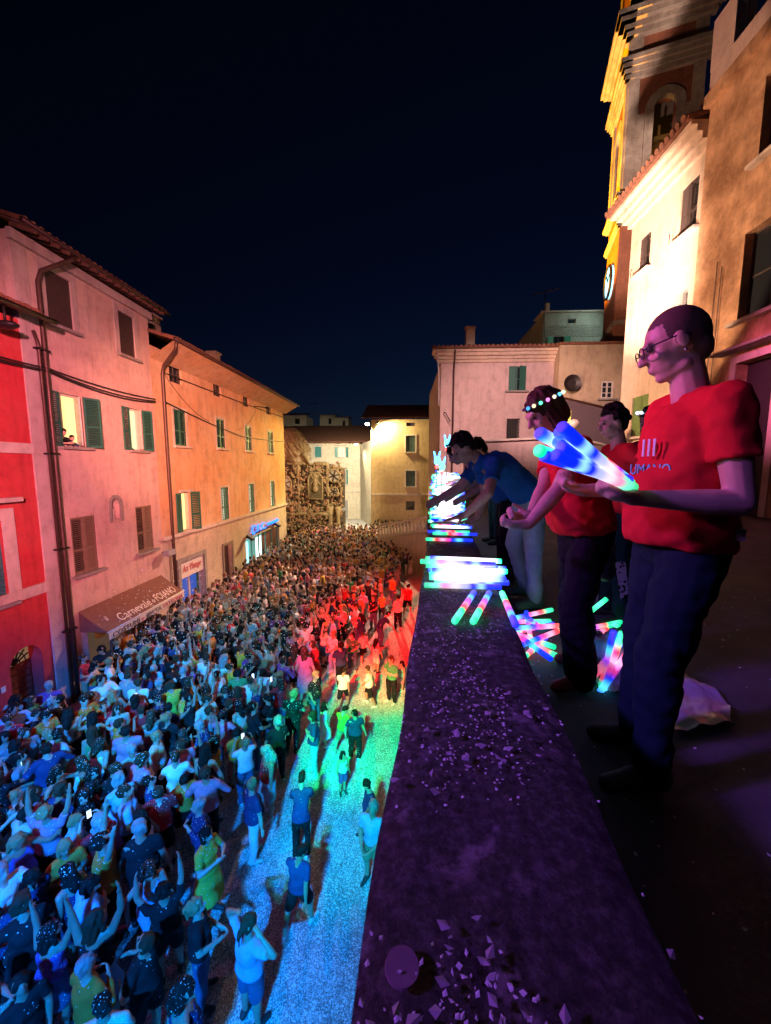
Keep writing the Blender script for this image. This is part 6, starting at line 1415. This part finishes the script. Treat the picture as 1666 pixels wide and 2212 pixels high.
for i, c_ in enumerate(((.05, .3, 1), (1, .75, .35), (.1, 1, .45), (1, .2, .9), (1, .8, .5), (.1, .5, 1), (1, .7, .4), (.2, 1, .5))):
    a = 2.0+i*.33; k = MB(); k.ell(HH(.099*math.cos(a), -.02+.120*math.sin(a), .058+.015*math.sin(a)), .011, .011, .011, None, 8); me = k.mesh('light'); me.materials.append(emit('band_light_%d' % i, c_, 1.3)); o = bpy.data.objects.new('light', me); COL.objects.link(o); o.parent = hb_
q = MB(); a = Mi @ (WW['sh_r']+V(0, 0, .03)); q.tube([a, V(-.02, .17, 1.22), V(-.17, .10, 1.05), V(-.19, -.06, .98)], .006, 6); part('bag_strap', q, plain('strap_black', (.02, .02, .02), .6), WW)
# --- man in the blue polo bending over the parapet
bp_ = onZ(1130, 1303, ZT)
blu, BW = figure(bp_+V(.02, 0, 0), R(186), 1.78, 'dark-haired person in blue polo and pale jeans bending over the parapet', mats(TBLUE, JEANL, HAIRS['dark'], SKINS[1], plain('shoe_green', (.05, .16, .10), .6)), .008, .012, pp=34, cp=76, hp=42, hy=0, hair='short', top='polo', bottom='trousers', hands='flat', leg=.90,
    la=dict(to=on_depth(1004, 1122, 3.08), wpole=(.5, -.6, .1)), ra=dict(to=on_depth(1030, 1128, 3.45), wpole=(.6, .6, .2)), hd_l=(-1, -.05, -.25), palm_l=(0, 0, -1), hd_r=(-1, .1, -.25), palm_r=(0, 0, -1), ll=((-.08, .0, -1), (-.02, -.06, -1)), rl=((.08, .16, -1), (.02, -.3, -1)))
Mi = BW['M'].inverted(); hc = Mi @ BW['head']; HB = lambda x, y, z: hc+BW['Mh'] @ V(x, y, z); q = MB()
for sx in (-1, 1): q.ell(HB(.034*sx, .075, .098), .03, .012, .022, BW['Mh'] @ rot(-50, 'X'), 10); q.tube([HB(.064*sx, .068, .098), HB(.094*sx, .01, .05), HB(.094*sx, -.04, .03)], .004, 6)
part('sunglasses', q, plain('sunglasses_black', (.02, .04, .05), .2), BW)
q = MB(); n_ = BW['M'].inverted() @ BW['neck']; q.loft([(n_+V(0, -.005, -.035), V(.085, 0, 0), V(0, .03, -.085)), (n_+V(0, .04, .01), V(.075, 0, 0), V(0, .025, -.075))], 16); part('collar', q, TBLUE, BW)
# --- young man with curly hair
yp_ = on_depth(1345, 1000, 3.05); yp_.z = ZT
yng, YW = figure(yp_, R(178), 1.64, 'curly dark-haired person in red t-shirt holding two sticks behind the woman', mats(TRED, JEAN, HAIRS['dark'], SKINS[0]), .008, .010, cp=8, hp=14, hair='curly', hands='grip',
    la=dict(to=on_depth(1372, 1048, 2.75), wpole=(.8, -.5, -.6)), ra=dict(to=on_depth(1350, 1052, 3.0), wpole=(.8, .4, -.6)), hd_l=(-1, 0, .2), palm_l=(0, .5, .8), hd_r=(-1, 0, .2), palm_r=(0, -.5, .8))
for i, (a_, b_) in enumerate((((1372, 1042), (1268, 962)), ((1368, 1036), (1280, 985)))):
    p = on_depth(a_[0], a_[1], 2.72+.05*i); q_ = on_depth(b_[0], b_[1], 2.62+.05*i); d = (q_-p).normalized(); stick(p+d*.22, -d, 0, ('held by the curly-haired man, topmost', 'held by the curly-haired man, lower one')[i], 'sticks held by the curly-haired man')
for i in range(4): p = on_depth(1385-i*6, 1050+i*3, 2.85); stick(p+V(0, .03*i, 0), (1, .1*i, -.15), 3, 'in the blue bundle under the curly-haired arm', 'blue bundle of sticks')
# --- others behind
def extra(px, Y, fc, h, lab, mt, **kw):
    p = on_depth(px, 1000, Y); p.z = ZT; return figure(p, R(fc), h, lab, mt, .012, .010, **kw)
_, TW_ = extra(1408, 3.5, 200, 1.70, 'dark-haired person with a sparkling tiara half hidden behind the man in red', mats(TMAR, BLK, HAIRS['dark'], SKINS[0]), sex='f', hair='long', hp=10)
Mi = TW_['M'].inverted(); hc = Mi @ TW_['head']; q = MB(); HT = lambda x, y, z: hc+TW_['Mh'] @ V(x, y, z)
q.tube([HT(.1*math.cos(a), -.02+.125*math.sin(a), .07) for a in [k*math.pi/10 for k in range(11)]], .008, 6); tb = part('tiara', q, plain('tiara_silver', (.6, .6, .65), .3, .8), TW_)
for i in range(5): a = .4+i*.6; k = MB(); k.ell(HT(.1*math.cos(a), -.02+.13*math.sin(a), .085), .012, .012, .012, None, 8); me = k.mesh('light'); me.materials.append(emit('tiara_light_%d' % (i % 2), ((.7, .8, 1), (.3, .5, 1))[i % 2], 6)); o = bpy.data.objects.new('light', me); COL.objects.link(o); o.parent = tb
for (px, Y, fc, h, lab, hr, dz) in ((1132, 4.5, 188, 1.75, 'person in maroon t-shirt bending behind the blue polo', 'short', 1), (1098, 4.15, 175, 1.70, 'dark bun-haired person bending close behind the blue polo', 'bun', 0)):
    p = on_depth(px, 1000, Y); extra(px, Y, fc, h, lab, mats(TMAR if dz else TBLUE, BLK, HAIRS['dark'], SKINS[0]), pp=32, cp=66, hp=40, hair=hr, leg=.92, la=((-.1, .6, -.9), (.0, .9, -.5)), ra=((.1, .6, -.9), (.0, .9, -.5)), hands='flat')
extra(1075, 6.2, 185, 1.72, 'person in maroon t-shirt standing farther along the parapet heap', mats(TMAR, JEAN, HAIRS['brown'], SKINS[0]), pp=22, cp=50, hp=35, la=((-.1, .7, -.8), (.0, .9, -.5)), ra=((.1, .7, -.8), (.0, .9, -.5)))
# --- people leaning out of the pink house windows
FW = Facade(pk, (XL, 0), (XL, 40))
for (px, py, win, h, lab, hr, k) in ((148, 935, W3, 1.62, 'dark-haired person in black leaning out beside the green shutter', 'short', 'black'), (167, 948, W3, 1.5, 'person in dark top leaning on the lit window sill', 'crop', 'navy'), (289, 960, W4, 1.5, 'person peeking out of the narrower lit window', 'short', 'black')):
    u, hgt = FW.loc(px, py); p = FW.pt(u, hgt-h+.12, -.32); figure(p, R(-8), h, lab, mats(SHM[k], BLK, HAIRS['dark'], SKINS[0]), .014, .008, cp=18, hp=28, hair=hr, la=((-.35, .7, -.6), (.75, .6, .0)), ra=((.35, .7, -.6), (-.75, .6, .0)))
# ------------------------------------------------------------------ bags, plants, paper
PLAST = base_mat('clear_plastic')
_m, _N, _L, _b = PLAST; _b.inputs['Base Color'].default_value = (.6, .68, .8, 1); _b.inputs['Roughness'].default_value = .22; _b.inputs['Transmission Weight'].default_value = .45; _b.inputs['IOR'].default_value = 1.12; PLAST = _m
def crumple(name, c, rx, ry, rz, mat, lab, seed, amp=.05, cat='bag'):
    q = MB(); q.ell((0, 0, rz*.9), rx, ry, rz, None, 18); q.caps((0, 0, rz*1.5), rx*.45, (rx*.2, 0, rz*2.2), rx*.2); me = blob(q, .014, 2); rough(me, amp, (9, 9, 6), seed); rough(me, amp*.4, (26, 26, 18), seed+4); me.materials.append(mat); me.name = name
    for v in me.vertices: v.co.z = max(v.co.z, .004)
    o = place(name, me, None, Matrix.Translation(c)); return tag(o, lab, cat)
crumple('plastic_bag', onZ(1312, 1468, ZT), .15, .17, .13, PLAST, 'clear plastic bag of sticks crumpled on the floor behind the woman', 3)
for i in range(4): c = onZ(1300+i*9, 1440+4*i, ZT+.12); stick(c, (sr.uniform(-.5, .5), sr.uniform(-.3, .3), 1), sr.choice((0, 1)), 'standing inside the clear plastic bag', 'sticks inside the clear bag')
WBAG = cloth('white_bag', (.6, .6, .62)); crumple('shopping_bag', onZ(1308, 1306, ZT), .20, .14, .17, WBAG, 'white shopping bag with a dark print on the floor', 8, .03)
hb2 = thing('handbag', onY(1300, 1215, 2.7), 'black shoulder bag with a spotted scarf hanging behind the woman', 'bag'); c = onY(1296, 1215, 2.7)
q = MB(); q.ell(c, .13, .07, .15); me = blob(q, .014, 2); rough(me, .02, (10, 10, 10), 2); me.materials.append(plain('bag_black', (.02, .025, .03), .45)); o = bpy.data.objects.new('bag_body', me); COL.objects.link(o); o.parent = hb2; o.location = -OFF[hb2.name]
q = MB(); q.tube([c+V(-.1, 0, .08), c+V(-.02, .0, .45), c+V(.1, 0, .08)], .012, 6); q.build('strap', plain('strap_black', (.02, .02, .02)), hb2)
q = MB(); s_ = c+V(.06, -.08, .02); q.add([s_, s_+V(.07, 0, .01), s_+V(.11, .01, -.22), s_+V(.06, .01, -.26)], [(0, 1, 2, 3)])
m_, N, L, b = base_mat('spotted_scarf'); tc = N.new('ShaderNodeTexCoord'); v = N.new('ShaderNodeTexVoronoi'); v.inputs['Scale'].default_value = 42; L.new(tc.outputs['Object'], v.inputs['Vector']); r = _ramp(N, L, v.outputs['Distance'], [(.38, (.02, .02, .03)), (.42, (.6, .6, .62))]); L.new(r.outputs[0], b.inputs['Base Color']); q.build('scarf', m_, hb2)
# sheet of crumpled wrapping on the floor
q = MB(); A_, B_, C_, D_ = onZ(1470, 1462, ZT), onZ(1545, 1500, ZT), onZ(1592, 1572, ZT), onZ(1455, 1590, ZT); n = 22; vs = []
for i in range(n+1):
    for j in range(n+1):
        p = A_.lerp(B_, i/n).lerp(D_.lerp(C_, i/n), j/n); f = noise.noise(V(p.x*9, p.y*9, 0))*.03+abs(noise.noise(V(p.x*22, p.y*22, 3)))*.02; vs.append(p+V(.03*noise.noise(V(p.y*7, 2, 1)), .03*noise.noise(V(p.x*7, 5, 1)), .03+f))
q.add(vs, [(i*(n+1)+j, (i+1)*(n+1)+j, (i+1)*(n+1)+j+1, i*(n+1)+j+1) for i in range(n) for j in range(n)]); o = q.build('wrapping_sheet', plain('wrapping_film', (.42, .40, .40), .3), None, True, A_); tag(o, 'pale crumpled wrapping sheet lying on the terrace behind the man', 'wrapping')
# potted shrub and a lit white candle box
ps = thing('potted_shrub', onY(1268, 1075, 5.2), 'small leafy potted shrub behind the vendors', 'plant'); c = onY(1265, 1030, 5.2)
q = MB(); q.tube([V(c.x, c.y, ZT), V(c.x, c.y, ZT+.02), V(c.x, c.y, c.z-.25), V(c.x, c.y, c.z-.22)], [.13, .15, .2, .2], 14); q.build('pot', plain('terracotta', (.35, .13, .07), .8), ps, True)
q = MB(); q.tube([V(c.x, c.y, c.z-.25), V(c.x, c.y, c.z+.15)], .02, 6); q.build('stem', WOOD, ps)
q = MB(); r_ = random.Random(2)
for i in range(520):
    d = V(r_.gauss(0, 1), r_.gauss(0, 1), r_.gauss(0, 1.25)); d.normalize(); p = c+V(0, 0, .1)+d*(.28*r_.random()**.45); t = V(r_.gauss(0, 1), r_.gauss(0, 1), r_.gauss(0, 1)).normalized(); s_ = t.orthogonal().normalized()*.014; q.add([p-t*.035, p+s_, p+t*.035, p-s_], [(0, 1, 2, 3)])
tag(q.build('foliage', plain('shrub_leaf', (.10, .12, .05), .5), ps), kind='stuff')
cb = thing('candle_box', onY(1272, 1060, 5.0), 'small glowing white candle holder beside the potted shrub', 'candle'); c = onY(1272, 1057, 5.0); q = MB(); q.obox(c, V(1, 0, 0), V(0, 1, 0), Zv, .05, .05, .075); q.build('lantern_glass', emit('candle_white', (1, .9, .75), 6), cb); q = MB(); q.tube([V(c.x, c.y, ZT), V(c.x, c.y, c.z-.07)], .03, 8); q.obox(c+V(0, 0, -.09), V(1, 0, 0), V(0, 1, 0), Zv, .11, .11, .012); q.build('stand', IRON, cb)
# blue tarpaulin bundle hung over the street side of the wall
q = MB(); nn = 26; vs = []; a_l = alongY(915, 1180)+3.2
for i in range(nn+1):
    for j in range(nn+1):
        al, dz = a_l+.75*i/nn, 1.15*j/nn; w_ = .05+.07*abs(noise.noise(V(al*6, dz*2.5, 2)))+.05*noise.noise(V(al*13, dz*9, 6))+.02*j/nn
        vs.append(PW(al+.05*noise.noise(V(dz*4, 1, 1)), -.02-w_, ZP-.03-dz+.04*noise.noise(V(al*5, 3, 3))))
q.add(vs, [(i*(nn+1)+j, (i+1)*(nn+1)+j, (i+1)*(nn+1)+j+1, i*(nn+1)+j+1) for i in range(nn) for j in range(nn)]); o = q.build('tarpaulin', plain('tarpaulin_blue', (.06, .12, .26), .3), None, True, PW(a_l, 0, ZP)); tag(o, 'crumpled blue tarpaulin hanging down the street side of the parapet', 'tarpaulin')
# paper confetti on the parapet and in the air
def flakes(name, n, fn, size, mat, lab, seed):
    r_ = random.Random(seed); q = MB()
    for i in range(n):
        res = fn(r_)
        if res is None: continue
        p, nrm = res; nrm = Vector(nrm).normalized(); x = nrm.orthogonal().normalized(); y = nrm.cross(x); a = r_.uniform(0, 6.28); u = x*math.cos(a)+y*math.sin(a); w = y*math.cos(a)-x*math.sin(a); s = size*r_.uniform(.5, 1.3); e = r_.uniform(.5, .9)
        q.add([p-u*s+nrm*s*.3, p-w*s*e, p+u*s+nrm*s*.3, p+w*s*e], [(0, 1, 2, 3)])
    return tag(q.build(name, mat), lab, 'confetti', None, 'stuff')
CONF = plain('paper_white', (.75, .75, .75), .8)
def on_par(r_):
    al = -.05+r_.random()**1.7*4.2; ac = P_IN*min(.97, max(.03, r_.gauss(.45, .25))); 
    if noise.noise(V(al*2.2, ac*4, 7)) < -.05+r_.uniform(-.3, .2): return None
    return PW(al, ac, ZP+.019), (r_.uniform(-.35, .35), r_.uniform(-.35, .35), 1)
flakes('parapet_confetti', 2600, on_par, .0046, CONF, 'white paper confetti scattered on the parapet top', 5)
flakes('parapet_petals', 420, on_par, .011, plain('paper_faded', (.42, .38, .40), .9), 'larger faded paper scraps on the parapet top', 8)
def in_air(r_):
    px, py = r_.gauss(430, 170), r_.gauss(1390, 75); Y = r_.uniform(12, 19); p = onY(px, py, Y)
    if p.z < 1.4 or p.z > 5 or p.x < -10.5: return None
    return p, (r_.gauss(0, 1), r_.gauss(0, 1), r_.gauss(0, 1))
flakes('falling_confetti', 6500, in_air, .030, CONF, 'white paper confetti falling over the crowd below the awning', 6)
def on_floor(r_):
    p = V(r_.uniform(.6, 3.4), r_.uniform(.6, 5), ZT+.008); return p, (r_.uniform(-.2, .2), r_.uniform(-.2, .2), 1)
flakes('terrace_confetti', 380, on_floor, .007, CONF, 'white paper confetti thinly scattered on the terrace floor', 12)
c = onZ(869, 2086, ZP+.016); q = MB(); q.add([c+V(.025*math.cos(k*.3142), .025*math.sin(k*.3142), 0) for k in range(20)]+[c+V(.026*math.cos(k*.3142), .026*math.sin(k*.3142), -.004) for k in range(20)], [tuple(range(20))]+[(k, 20+k, 20+(k+1) % 20, (k+1) % 20) for k in range(20)])
tag(q.build('paper_disc', plain('paper_disc_rose', (.22, .15, .17), .9), None, False, c), 'round faded rose paper disc stuck on the parapet top', 'paper disc')

bpy.data.scenes.remove(TMP)
